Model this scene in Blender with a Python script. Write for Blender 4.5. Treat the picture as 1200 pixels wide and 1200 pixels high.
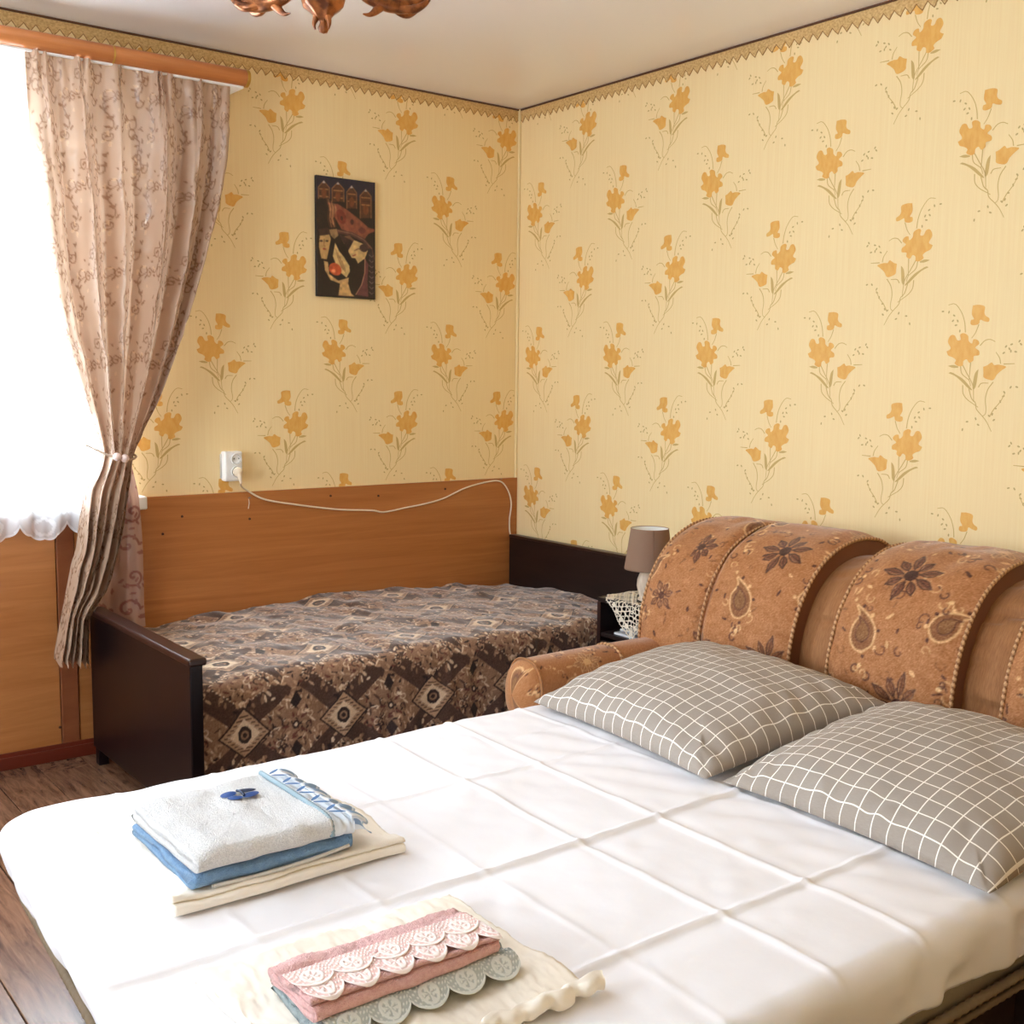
import bpy, bmesh, math, random
import numpy as np
from mathutils import Vector, Matrix, noise as mnoise
from mathutils.geometry import tessellate_polygon

random.seed(7)
rng = np.random.default_rng(7)
S = bpy.context.scene
for o in list(bpy.data.objects):
    bpy.data.objects.remove(o)

# ------------------------------------------------------------------ camera
CAM = Vector((-3.25842, -4.18529, 1.38471))
YAW, PITCH, ROLL, FPX = 0.912327723, -0.113731706, 0.0113765633, 1329.56
fw = Vector((math.cos(YAW) * math.cos(PITCH), math.sin(YAW) * math.cos(PITCH), math.sin(PITCH)))
rt = Vector((math.sin(YAW), -math.cos(YAW), 0.0))
up = rt.cross(fw)
rt2 = rt * math.cos(ROLL) + up * math.sin(ROLL)
up2 = -rt * math.sin(ROLL) + up * math.cos(ROLL)
cd = bpy.data.cameras.new('camera')
cam = bpy.data.objects.new('camera', cd)
S.collection.objects.link(cam)
M = Matrix((rt2, up2, -fw)).transposed().to_4x4()
M.translation = CAM
cam.matrix_world = M
cd.sensor_fit = 'HORIZONTAL'
cd.sensor_width = 36.0
cd.lens = 36.0 * FPX / 1200.0
cd.clip_start = 0.02
S.camera = cam

# ------------------------------------------------------------------ world, lights, exposure
W = bpy.data.worlds.new('sky')
S.world = W
W.use_nodes = True
bg = W.node_tree.nodes['Background']
bg.inputs[0].default_value = (0.79, 0.90, 1.0, 1)
SKY = 9.0
bg.inputs[1].default_value = SKY
S.view_settings.view_transform = 'Standard'
S.view_settings.look = 'None'
S.view_settings.exposure = 1.41
S.view_settings.gamma = 1.0
S.view_settings.use_curve_mapping = False
S.cycles.max_bounces = 14
S.cycles.diffuse_bounces = 8
S.cycles.transparent_max_bounces = 16
S.cycles.caustics_reflective = False
S.cycles.caustics_refractive = False
S.cycles.use_denoising = True
S.cycles.sample_clamp_indirect = 8.0


def area(name, loc, rot, sx, sy, power, color=(1, 1, 1), portal=False):
    l = bpy.data.lights.new(name, 'AREA')
    l.shape = 'RECTANGLE'
    l.size = sx
    l.size_y = sy
    l.energy = power
    l.color = color
    if portal:
        l.cycles.is_portal = True
    o = bpy.data.objects.new(name, l)
    o.location = loc
    o.rotation_euler = rot
    S.collection.objects.link(o)
    return o


ROOM_X, ROOM_Y, H = -4.9, -5.4, 2.6095     # the room: x ROOM_X..0, y ROOM_Y..0, z 0..H
WIN = (-3.55, -1.83, 0.95, 2.30)           # window in wall_left: x0, x1, z0, z1
FILL_WIN = (-2.75, -1.35, 0.95, 2.2)             # unseen window added for fill light in wall_side (x = ROOM_X): y0, y1, z0, z1
area('window_daylight', ((WIN[0] + WIN[1]) / 2, 0.29, (WIN[2] + WIN[3]) / 2), (math.radians(-90), 0, 0),
     WIN[1] - WIN[0], WIN[3] - WIN[2], 0, portal=True)
area('added_window_daylight', (ROOM_X - 0.29, (FILL_WIN[0] + FILL_WIN[1]) / 2, (FILL_WIN[2] + FILL_WIN[3]) / 2),
     (math.radians(90), 0, math.radians(-90)), FILL_WIN[1] - FILL_WIN[0], FILL_WIN[3] - FILL_WIN[2], 0, portal=True)  # portal of the added window, fills the sofa and wall_right


# ------------------------------------------------------------------ helpers
def lin(c):
    a = np.asarray(c, float) / 255.0
    return np.where(a <= 0.04045, a / 12.92, ((a + 0.055) / 1.055) ** 2.4)


def rgba(c):
    return (*[float(v) for v in lin(c)], 1.0)


def link(o, parent=None):
    S.collection.objects.link(o)
    if parent is not None:
        o.parent = parent
        o.matrix_parent_inverse = Matrix.Identity(4)
        if parent.type == 'EMPTY' or parent.location.length:
            o.matrix_parent_inverse = parent.matrix_basis.inverted()
    return o


def tag(o, label=None, cat=None, group=None, kind=None):
    if label: o['label'] = label
    if cat: o['category'] = cat
    if group: o['group'] = group
    if kind: o['kind'] = kind
    return o


def thing(name, loc, label, cat, group=None):
    o = bpy.data.objects.new(name, None)
    o.empty_display_size = 0.05
    o.location = loc
    S.collection.objects.link(o)
    return tag(o, label, cat, group)


def mesh(name, V, F, mat, parent=None, smooth=True, col=None, uv=None, midx=None):
    me = bpy.data.meshes.new(name)
    V = np.asarray(V, dtype=np.float32).reshape(-1, 3)
    if isinstance(F, np.ndarray):
        nf, k = F.shape
        me.vertices.add(len(V))
        me.vertices.foreach_set('co', V.ravel())
        me.loops.add(nf * k)
        me.loops.foreach_set('vertex_index', F.astype(np.int32).ravel())
        me.polygons.add(nf)
        me.polygons.foreach_set('loop_start', np.arange(0, nf * k, k, dtype=np.int32))
        me.update(calc_edges=True)
    else:
        me.from_pydata([tuple(map(float, v)) for v in V], [], [tuple(int(i) for i in f) for f in F])
    me.validate()
    for m in (mat if isinstance(mat, (list, tuple)) else [mat]):
        me.materials.append(m)
    if midx is not None:
        me.polygons.foreach_set('material_index', np.asarray(midx, dtype=np.int32))
    me.polygons.foreach_set('use_smooth', np.full(len(me.polygons), bool(smooth)))
    if col is not None:
        a = me.color_attributes.new('Col', 'FLOAT_COLOR', 'POINT')
        c = np.ones((len(V), 4), dtype=np.float32)
        cc = np.asarray(col, dtype=np.float32).reshape(len(V), -1)
        c[:, :cc.shape[1]] = cc
        a.data.foreach_set('color', c.ravel())
    if uv is not None:
        l = me.uv_layers.new(name='UVMap')
        vi = np.zeros(len(me.loops), dtype=np.int32)
        me.loops.foreach_get('vertex_index', vi)
        l.data.foreach_set('uv', np.asarray(uv, dtype=np.float32).reshape(-1, 2)[vi].ravel())
    me.update()
    return link(bpy.data.objects.new(name, me), parent)


def grid_faces(n, m, close_u=False, close_v=False, flip=False):
    i = np.arange(n if close_u else n - 1)
    j = np.arange(m if close_v else m - 1)
    I, J = np.meshgrid(i, j, indexing='ij')
    I2, J2 = (I + 1) % n, (J + 1) % m
    F = np.stack([I * m + J, I2 * m + J, I2 * m + J2, I * m + J2], -1).reshape(-1, 4)
    return F[:, ::-1].copy() if flip else F


def grid(name, P, mat, parent=None, close_u=False, close_v=False, flip=False, col=None, uv=None, smooth=True):
    n, m = P.shape[:2]
    return mesh(name, P.reshape(-1, 3), grid_faces(n, m, close_u, close_v, flip), mat, parent, smooth, col, uv)


def from_bm(name, bm, mat, parent=None, smooth=False):
    me = bpy.data.meshes.new(name)
    bmesh.ops.recalc_face_normals(bm, faces=bm.faces[:])
    bm.to_mesh(me)
    bm.free()
    for m in (mat if isinstance(mat, (list, tuple)) else [mat]):
        me.materials.append(m)
    me.polygons.foreach_set('use_smooth', np.full(len(me.polygons), bool(smooth)))
    return link(bpy.data.objects.new(name, me), parent)


def bm_box(bm, lo, hi, bevel=0.0, seg=2):
    r = bmesh.ops.create_cube(bm, size=1.0)
    vs = r['verts']
    for v in vs:
        v.co = Vector([lo[i] + (v.co[i] + 0.5) * (hi[i] - lo[i]) for i in range(3)])
    if bevel:
        es = list({e for v in vs for e in v.link_edges})
        bmesh.ops.bevel(bm, geom=es, offset=bevel, segments=seg, profile=0.5, affect='EDGES')


def box(name, lo, hi, mat, parent=None, bevel=0.004, seg=2):
    bm = bmesh.new()
    bm_box(bm, lo, hi, bevel, seg)
    return from_bm(name, bm, mat, parent)


def smooth_path(pts, n):
    """Catmull-Rom through pts, n samples, even in arc length."""
    p = np.asarray(pts, float)
    q = np.vstack([2 * p[0] - p[1], p, 2 * p[-1] - p[-2]])
    out = []
    for i in range(1, len(q) - 2):
        t = np.linspace(0, 1, 24, endpoint=False)[:, None]
        a, b, c, d = q[i - 1], q[i], q[i + 1], q[i + 2]
        out.append(0.5 * ((2 * b) + (-a + c) * t + (2 * a - 5 * b + 4 * c - d) * t ** 2 + (-a + 3 * b - 3 * c + d) * t ** 3))
    out.append(p[-1:])
    r = np.vstack(out)
    s = np.concatenate([[0], np.cumsum(np.linalg.norm(np.diff(r, axis=0), axis=1))])
    u = np.linspace(0, s[-1], n)
    return np.stack([np.interp(u, s, r[:, k]) for k in range(r.shape[1])], -1)


def frames(path):
    T = np.gradient(path, axis=0)
    T /= np.linalg.norm(T, axis=1)[:, None] + 1e-12
    ref = np.array([0, 0, 1.0]) if abs(T[0, 2]) < 0.9 else np.array([1.0, 0, 0])
    N = np.zeros_like(T)
    n = np.cross(T[0], np.cross(ref, T[0]))
    for i in range(len(T)):
        n = n - T[i] * (n @ T[i])
        n /= np.linalg.norm(n) + 1e-12
        N[i] = n
    return T, N, np.cross(T, N)


def tube_pts(path, rad, k=10):
    path = np.asarray(path, float)
    T, N, B = frames(path)
    r = np.broadcast_to(np.asarray(rad, float), (len(path),))
    a = np.linspace(0, 2 * math.pi, k, endpoint=False)
    return path[:, None] + r[:, None, None] * (np.cos(a)[None, :, None] * N[:, None] + np.sin(a)[None, :, None] * B[:, None])


def tube(name, path, rad, mat, parent=None, k=10, cap=True, col=None):
    P = tube_pts(path, rad, k)
    n = len(P)
    V = P.reshape(-1, 3)
    F = [tuple(f) for f in grid_faces(n, k, False, True)]
    if cap:
        F += [tuple(range(k))[::-1], tuple((n - 1) * k + i for i in range(k))]
    return mesh(name, V, F, mat, parent, True, col)


def lathe(name, prof, mat, parent=None, center=(0, 0, 0), k=32, ribs=None, col=None):
    prof = np.asarray(prof, float)
    a = np.linspace(0, 2 * math.pi, k, endpoint=False)
    r = prof[:, 0][:, None] * (np.ones(k)[None] if ribs is None else ribs(a)[None])
    P = np.stack([r * np.cos(a), r * np.sin(a), np.broadcast_to(prof[:, 1][:, None], r.shape)], -1) + np.array(center)
    V, rows = [], []
    for i in range(len(prof)):                       # a row on the axis is a single vertex
        if prof[i, 0] < 1e-6:
            rows.append([len(V)] * k); V.append(P[i, 0])
        else:
            rows.append(list(range(len(V), len(V) + k))); V += list(P[i])
    F = []
    for i in range(len(prof) - 1):
        for j in range(k):
            q = (rows[i][j], rows[i][(j + 1) % k], rows[i + 1][(j + 1) % k], rows[i + 1][j])
            f = [v for n_, v in enumerate(q) if v not in q[:n_]]
            if len(f) > 2: F.append(tuple(f))
    closed = np.allclose(prof[0], prof[-1])
    if prof[0, 0] > 1e-6 and not closed: F.append(tuple(rows[0])[::-1])
    if prof[-1, 0] > 1e-6 and not closed: F.append(tuple(rows[-1]))
    return mesh(name, V, F, mat, parent, True)


def vnoise(P, scale, seed=0.0, octaves=2):
    """Perlin noise at an array of points (n,3)."""
    P = np.asarray(P).reshape(-1, 3) * scale + seed
    return np.array([mnoise.fractal(Vector(p), 1.0, 2.0, octaves) for p in P])


def smooth2(n, m, k, seed):
    """Smooth random field by bicubic-ish interpolation of a coarse random grid."""
    r = np.random.default_rng(seed).standard_normal((max(4, int(k[0])) + 3, max(4, int(k[1])) + 3))
    x = np.linspace(0, r.shape[0] - 2.001, n)
    y = np.linspace(0, r.shape[1] - 2.001, m)
    xi, yi = x.astype(int), y.astype(int)
    fx, fy = x - xi, y - yi
    fx, fy = (fx * fx * (3 - 2 * fx))[:, None], (fy * fy * (3 - 2 * fy))[None]
    a = r[np.ix_(xi, yi)]; b = r[np.ix_(xi + 1, yi)]; c = r[np.ix_(xi, yi + 1)]; d = r[np.ix_(xi + 1, yi + 1)]
    return a * (1 - fx) * (1 - fy) + b * fx * (1 - fy) + c * (1 - fx) * fy + d * fx * fy


class Canvas:
    """A small numpy drawing board (units: metres, origin lower left); cloth prints are sampled from it per vertex."""

    def __init__(s, w, h, px, base):
        s.px = px
        s.n, s.m = int(round(w / px)), int(round(h / px))
        s.img = np.empty((s.m, s.n, 3)); s.img[:] = base

    def _bb(s, p, pad):
        lo = np.floor((p.min(0) - pad) / s.px).astype(int); hi = np.ceil((p.max(0) + pad) / s.px).astype(int) + 1
        x0, y0 = max(0, lo[0]), max(0, lo[1]); x1, y1 = min(s.n, hi[0]), min(s.m, hi[1])
        if x1 <= x0 or y1 <= y0: return None
        X, Y = np.meshgrid((np.arange(x0, x1) + .5) * s.px, (np.arange(y0, y1) + .5) * s.px)
        return x0, x1, y0, y1, X, Y

    def fill(s, pts, c, a=1.0):
        p = np.asarray(pts, float); b = s._bb(p, 0)
        if b is None: return
        x0, x1, y0, y1, X, Y = b
        ins = np.zeros(X.shape, bool)
        q = np.roll(p, -1, 0)
        for (ax, ay), (bx, by) in zip(p, q):
            if ay == by: continue
            ins ^= ((ay > Y) != (by > Y)) & (X < (bx - ax) * (Y - ay) / (by - ay) + ax)
        v = s.img[y0:y1, x0:x1]
        v[ins] = v[ins] * (1 - a) + np.asarray(c, float) * a

    def stroke(s, pts, w, c, a=1.0, close=False):
        p = np.asarray(pts, float)
        if close: p = np.vstack([p, p[:1]])
        b = s._bb(p, w)
        if b is None: return
        x0, x1, y0, y1, X, Y = b
        d = np.full(X.shape, 1e9)
        for (ax, ay), (bx, by) in zip(p[:-1], p[1:]):
            L = (bx - ax) ** 2 + (by - ay) ** 2 + 1e-15
            t = np.clip(((X - ax) * (bx - ax) + (Y - ay) * (by - ay)) / L, 0, 1)
            d = np.minimum(d, np.hypot(X - ax - t * (bx - ax), Y - ay - t * (by - ay)))
        k = np.clip((w / 2 - d) / s.px + .5, 0, 1)[..., None] * a
        v = s.img[y0:y1, x0:x1]
        v[:] = v * (1 - k) + np.asarray(c, float) * k

    def ell(s, c, r, col, ang=0.0, a=1.0):
        t = np.linspace(0, 2 * math.pi, 20, endpoint=False)
        x, y = r[0] * np.cos(t), r[1] * np.sin(t)
        s.fill(np.stack([c[0] + x * math.cos(ang) - y * math.sin(ang), c[1] + x * math.sin(ang) + y * math.cos(ang)], -1), col, a)

    def sample(s, x, y, wrap=True):
        u, v = np.asarray(x) / s.px - .5, np.asarray(y) / s.px - .5
        i, j = np.floor(u).astype(int), np.floor(v).astype(int)
        fu, fv = (u - i)[..., None], (v - j)[..., None]
        if wrap:
            g = lambda a, b: s.img[b % s.m, a % s.n]
        else:
            g = lambda a, b: s.img[np.clip(b, 0, s.m - 1), np.clip(a, 0, s.n - 1)]
        return (g(i, j) * (1 - fu) + g(i + 1, j) * fu) * (1 - fv) + (g(i, j + 1) * (1 - fu) + g(i + 1, j + 1) * fu) * fv


# ------------------------------------------------------------------ materials
def new_mat(name):
    m = bpy.data.materials.new(name)
    m.use_nodes = True
    nt = m.node_tree
    return m, nt, nt.nodes['Principled BSDF']


def node(nt, t, **kw):
    n = nt.nodes.new(t)
    for k, v in kw.items():
        setattr(n, k, v)
    return n


def add_bump(nt, b, scale, strength, dist=0.002, coord='Object', sc=(1, 1, 1), detail=3):
    tc = node(nt, 'ShaderNodeTexCoord')
    mp = node(nt, 'ShaderNodeMapping')
    mp.inputs['Scale'].default_value = sc
    nz = node(nt, 'ShaderNodeTexNoise')
    nz.inputs['Scale'].default_value = scale
    nz.inputs['Detail'].default_value = detail
    bp = node(nt, 'ShaderNodeBump')
    bp.inputs['Strength'].default_value = strength
    bp.inputs['Distance'].default_value = dist
    nt.links.new(tc.outputs[coord], mp.inputs[0])
    nt.links.new(mp.outputs[0], nz.inputs['Vector'])
    nt.links.new(nz.outputs[0], bp.inputs['Height'])
    nt.links.new(bp.outputs[0], b.inputs['Normal'])
    return nz


def plain(name, c, rough=0.6, spec=0.4, metal=0.0, bump=None, sheen=0.0, attr=False, var=None, trans=0.0, coat=0.0):
    """Principled material; bump=(scale,strength,dist); var=(scale, colour, amount) mottles the colour."""
    m, nt, b = new_mat(name)
    b.inputs['Base Color'].default_value = rgba(c)
    b.inputs['Roughness'].default_value = rough
    b.inputs['Specular IOR Level'].default_value = spec
    b.inputs['Metallic'].default_value = metal
    b.inputs['Coat Weight'].default_value = coat
    if sheen:
        b.inputs['Sheen Weight'].default_value = sheen
        b.inputs['Sheen Roughness'].default_value = 0.4
    src = None
    if attr:
        a = node(nt, 'ShaderNodeVertexColor', layer_name='Col')
        src = a.outputs[0]
        nt.links.new(src, b.inputs['Base Color'])
    if var:
        tc = node(nt, 'ShaderNodeTexCoord')
        mp = node(nt, 'ShaderNodeMapping')
        sc = var[0]
        mp.inputs['Scale'].default_value = sc if isinstance(sc, tuple) else (sc, sc, sc)
        nz = node(nt, 'ShaderNodeTexNoise')
        nz.inputs['Scale'].default_value = 1.0
        nz.inputs['Detail'].default_value = 4
        cr = node(nt, 'ShaderNodeValToRGB')
        cr.color_ramp.elements[0].position = 0.35
        cr.color_ramp.elements[1].position = 0.65
        cr.color_ramp.elements[0].color = (0, 0, 0, 1)
        cr.color_ramp.elements[1].color = (var[2],) * 3 + (1,)
        mx = node(nt, 'ShaderNodeMix', data_type='RGBA')
        nt.links.new(tc.outputs['Object'], mp.inputs[0])
        nt.links.new(mp.outputs[0], nz.inputs['Vector'])
        nt.links.new(nz.outputs[0], cr.inputs[0])
        nt.links.new(cr.outputs[0], mx.inputs[0])
        if src is not None:
            nt.links.new(src, mx.inputs[6])
        else:
            mx.inputs[6].default_value = rgba(c)
        mx.inputs[7].default_value = rgba(var[1])
        nt.links.new(mx.outputs[2], b.inputs['Base Color'])
    if bump:
        add_bump(nt, b, *bump)
    if trans:
        out = nt.nodes['Material Output']
        tr = node(nt, 'ShaderNodeBsdfTranslucent')
        tr.inputs[0].default_value = rgba(c)
        ms = node(nt, 'ShaderNodeMixShader')
        ms.inputs[0].default_value = trans
        if src is not None: nt.links.new(src, tr.inputs[0])
        nt.links.new(b.outputs[0], ms.inputs[1])
        nt.links.new(tr.outputs[0], ms.inputs[2])
        nt.links.new(ms.outputs[0], out.inputs[0])
    return m


def wood(name, a, b_, sc, rough=0.35, spec=0.4, rnd=0.0, coat=0.0):
    """Streaky wood; sc stretches the noise across the grain; rnd varies the tone per object."""
    m, nt, b = new_mat(name)
    tc = node(nt, 'ShaderNodeTexCoord')
    mp = node(nt, 'ShaderNodeMapping')
    mp.inputs['Scale'].default_value = sc
    nz = node(nt, 'ShaderNodeTexNoise')
    nz.inputs['Scale'].default_value = 1.0
    nz.inputs['Detail'].default_value = 6
    nz.inputs['Roughness'].default_value = 0.65
    nz.inputs['Distortion'].default_value = 0.6
    cr = node(nt, 'ShaderNodeValToRGB')
    cr.color_ramp.elements[0].position = 0.3
    cr.color_ramp.elements[1].position = 0.72
    cr.color_ramp.elements[0].color = rgba(a)
    cr.color_ramp.elements[1].color = rgba(b_)
    nt.links.new(tc.outputs['Object'], mp.inputs[0])
    vec = mp.outputs[0]
    col = cr.outputs[0]
    if rnd:
        oi = node(nt, 'ShaderNodeObjectInfo')
        ad = node(nt, 'ShaderNodeVectorMath', operation='MULTIPLY_ADD')
        ad.inputs[1].default_value = (37.0, 91.0, 53.0)
        nt.links.new(oi.outputs['Random'], ad.inputs[0])
        nt.links.new(vec, ad.inputs[2])
        vec = ad.outputs[0]
        mr = node(nt, 'ShaderNodeMapRange')
        mr.inputs[3].default_value = 1 - rnd
        mr.inputs[4].default_value = 1 + rnd
        nt.links.new(oi.outputs['Random'], mr.inputs[0])
        hs = node(nt, 'ShaderNodeHueSaturation')
        nt.links.new(mr.outputs[0], hs.inputs['Value'])
        nt.links.new(cr.outputs[0], hs.inputs['Color'])
        col = hs.outputs[0]
    nt.links.new(vec, nz.inputs['Vector'])
    nt.links.new(nz.outputs[0], cr.inputs[0])
    nt.links.new(col, b.inputs['Base Color'])
    b.inputs['Roughness'].default_value = rough
    b.inputs['Specular IOR Level'].default_value = spec
    b.inputs['Coat Weight'].default_value = coat
    return m


M_paper_pale = plain('pale_wall_paint', (240, 236, 226), 0.75, 0.2)
M_paper = plain('wallpaper_ground', (246, 223, 172), 0.7, 0.25, var=((160, 160, 3), (240, 212, 158), 0.5), bump=(1, 0.15, 0.001, 'Object', (500, 500, 20)))
M_bloom = plain('wallpaper_bloom_ink', (234, 184, 100), 0.5, 0.3, var=((60, 60, 30), (226, 164, 78), 0.8))
M_leaf = plain('wallpaper_leaf_ink', (208, 176, 112), 0.6, 0.2)
M_dot = plain('wallpaper_dot_ink', (198, 170, 114), 0.6, 0.2)
M_border = plain('border_lace_print', (196, 156, 98), 0.6, 0.3, var=((120, 120, 160), (228, 196, 138), 0.9))
M_border_edge = plain('border_edge_print', (156, 112, 62), 0.6, 0.3)
M_cordtrim = plain('ceiling_cord_brown', (96, 62, 40), 0.5, 0.3)
M_ceiling = plain('satin_stretch_ceiling', (240, 237, 238), 0.13, 0.5)
M_white = plain('white_plastic', (240, 240, 238), 0.35, 0.5)
M_reveal = plain('white_reveal_paint', (238, 238, 234), 0.6, 0.3)
M_board = wood('wall_board_wood', (164, 100, 52), (192, 126, 70), (1.3, 3, 26), 0.32, 0.4)
M_board2 = wood('wall_board_wood_under_window', (166, 104, 56), (194, 130, 76), (1.3, 3, 18), 0.32, 0.4, rnd=0.06)
M_base = plain('baseboard_redbrown', (104, 40, 24), 0.35, 0.4)
M_plank = wood('floor_plank_wood', (78, 52, 38), (146, 108, 84), (48, 5, 4), 0.24, 0.5, rnd=0.05)
M_subfloor = plain('subfloor_brown', (70, 48, 40), 0.5, 0.3)
M_dark = wood('dark_polished_wood', (16, 9, 11), (26, 14, 15), (20, 20, 2.5), 0.32, 0.3)
M_darkb = wood('dark_matt_wood', (24, 14, 13), (40, 24, 21), (3, 3, 20), 0.35, 0.4)
M_darkedge = plain('dark_wood_edge', (44, 22, 18), 0.3, 0.5)
M_cornice = wood('curtain_rail_wood', (176, 104, 52), (202, 130, 74), (1.5, 30, 30), 0.3, 0.5)
M_gold = plain('gold_trim', (200, 160, 80), 0.3, 0.5, metal=0.8)
M_attr_cloth = plain('woven_print_cloth', (150, 120, 90), 0.75, 0.3, attr=True, sheen=0.6, bump=(600, 0.3, 0.0015))
M_velour = plain('sofa_velour_print', (170, 115, 70), 0.7, 0.25, attr=True, sheen=0.35, bump=(1, 0.35, 0.0015, 'Object', (300, 900, 300)))
M_velour_plain = plain('sofa_velour_plain', (168, 116, 72), 0.7, 0.25, sheen=0.25, var=((40, 420, 40), (136, 90, 54), 0.7), bump=(1, 0.4, 0.002, 'Object', (60, 500, 60)))
M_rope = plain('sofa_piping_rope', (200, 150, 100), 0.6, 0.3, attr=True)
M_curtain = plain('curtain_satin_brocade', (205, 170, 146), 0.42, 0.8, attr=True, trans=0.13, sheen=0.1)
M_sheet = plain('white_sheet_cotton', (244, 243, 247), 0.7, 0.2, bump=(30, 0.12, 0.004))
M_linen = plain('cream_linen', (246, 238, 224), 0.7, 0.2, bump=(24, 0.2, 0.006))
M_mattress = plain('mattress_side_cloth', (150, 138, 120), 0.8, 0.2, bump=(220, 0.4, 0.002))
M_ribbing = plain('mattress_ribbing', (126, 108, 86), 0.7, 0.3)
M_basedark = plain('sofa_base_dark', (44, 30, 30), 0.4, 0.4, var=(14, (64, 44, 42), 0.8))
M_shade = plain('lampshade_taupe_cloth', (166, 134, 112), 0.8, 0.2, bump=(500, 0.3, 0.001), trans=0.25)
M_ceramic = plain('lamp_base_pale_carved', (226, 210, 190), 0.45, 0.4, var=((60, 60, 8), (190, 168, 144), 0.7))
M_crochet = plain('crochet_cream_thread', (238, 226, 206), 0.8, 0.2)
M_print = plain('magazine_paper', (222, 224, 226), 0.35, 0.5)
M_print2 = plain('magazine_cover', (150, 150, 156), 0.3, 0.5)
M_cord = plain('power_cord_cream', (240, 224, 200), 0.45, 0.4)
M_metal = plain('nail_steel', (150, 140, 130), 0.35, 0.5, metal=0.9)
M_screw = plain('screw_head_dark', (70, 36, 20), 0.4, 0.4)
M_hole = plain('socket_well_grey', (120, 118, 112), 0.5, 0.4)
M_art = plain('painted_board', (40, 30, 30), 0.3, 0.5, attr=True)
M_artedge = plain('painting_edge', (34, 24, 22), 0.5, 0.3)
M_blue = plain('blue_terry', (128, 162, 196), 0.9, 0.1, sheen=0.3, bump=(420, 0.9, 0.004), var=(90, (104, 140, 180), 0.6))
M_terry = plain('white_terry', (246, 244, 242), 0.9, 0.1, sheen=0.2, bump=(420, 1.0, 0.006), var=(260, (222, 220, 220), 0.7))
M_pink = plain('pink_terry', (240, 196, 192), 0.9, 0.1, sheen=0.3, bump=(420, 0.9, 0.004), var=(150, (226, 170, 168), 0.7))
M_pinkflat = plain('pink_flat_weave', (240, 190, 168), 0.7, 0.2)
M_grey = plain('grey_blue_terry', (168, 180, 182), 0.9, 0.1, sheen=0.3, bump=(420, 0.9, 0.004), var=(80, (130, 146, 152), 0.6))
M_lace = plain('lace_attr', (240, 225, 220), 0.7, 0.2, attr=True)
M_ruffle = plain('ruffle_satin', (220, 228, 236), 0.4, 0.5, attr=True)
M_wing = plain('butterfly_blue', (34, 74, 140), 0.5, 0.3)
M_wing2 = plain('butterfly_dark', (26, 40, 70), 0.5, 0.3)
M_band = plain('stitched_band_grey', (150, 170, 180), 0.6, 0.3)
M_bronze = plain('chandelier_bronze', (104, 58, 34), 0.28, 0.5, metal=0.5, var=(34, (190, 116, 62), 0.9), bump=(40, 0.4, 0.004))
M_glasswhite = plain('opal_glass', (244, 238, 226), 0.25, 0.5)
M_bead = plain('tieback_bead_pearl', (226, 200, 190), 0.3, 0.5)
M_tiecord = plain('tieback_cord_taupe', (176, 152, 130), 0.5, 0.4)

_b = M_curtain.node_tree.nodes['Principled BSDF']
_mr = node(M_curtain.node_tree, 'ShaderNodeMapRange')
_mr.inputs[3].default_value = 0.45; _mr.inputs[4].default_value = 0.22
_vc = [x for x in M_curtain.node_tree.nodes if x.type == 'VERTEX_COLOR'][0]
M_curtain.node_tree.links.new(_vc.outputs[1], _mr.inputs[0])
M_curtain.node_tree.links.new(_mr.outputs[0], _b.inputs['Roughness'])

# sheer net curtain: see-through weave that scatters the daylight
m, nt, b = new_mat('sheer_net')
b.inputs['Base Color'].default_value = rgba((250, 252, 255))
b.inputs['Roughness'].default_value = 0.8
at = node(nt, 'ShaderNodeVertexColor', layer_name='Col')
tr = node(nt, 'ShaderNodeBsdfTranslucent')
tr.inputs[0].default_value = rgba((250, 252, 255))
tp = node(nt, 'ShaderNodeBsdfTransparent')
m1 = node(nt, 'ShaderNodeMixShader')
m1.inputs[0].default_value = 0.6
m2 = node(nt, 'ShaderNodeMixShader')
nt.links.new(b.outputs[0], m1.inputs[1]); nt.links.new(tr.outputs[0], m1.inputs[2])
nt.links.new(at.outputs[0], m2.inputs[0])
nt.links.new(tp.outputs[0], m2.inputs[1]); nt.links.new(m1.outputs[0], m2.inputs[2])
nt.links.new(m2.outputs[0], nt.nodes['Material Output'].inputs[0])
M_sheer = m

# thin window glass
m, nt, b = new_mat('window_glass')
tp = node(nt, 'ShaderNodeBsdfTransparent')
gl = node(nt, 'ShaderNodeBsdfGlossy')
gl.inputs['Roughness'].default_value = 0.02
ms = node(nt, 'ShaderNodeMixShader')
ms.inputs[0].default_value = 0.06
nt.links.new(tp.outputs[0], ms.inputs[1]); nt.links.new(gl.outputs[0], ms.inputs[2])
nt.links.new(ms.outputs[0], nt.nodes['Material Output'].inputs[0])
M_glass = m

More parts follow.
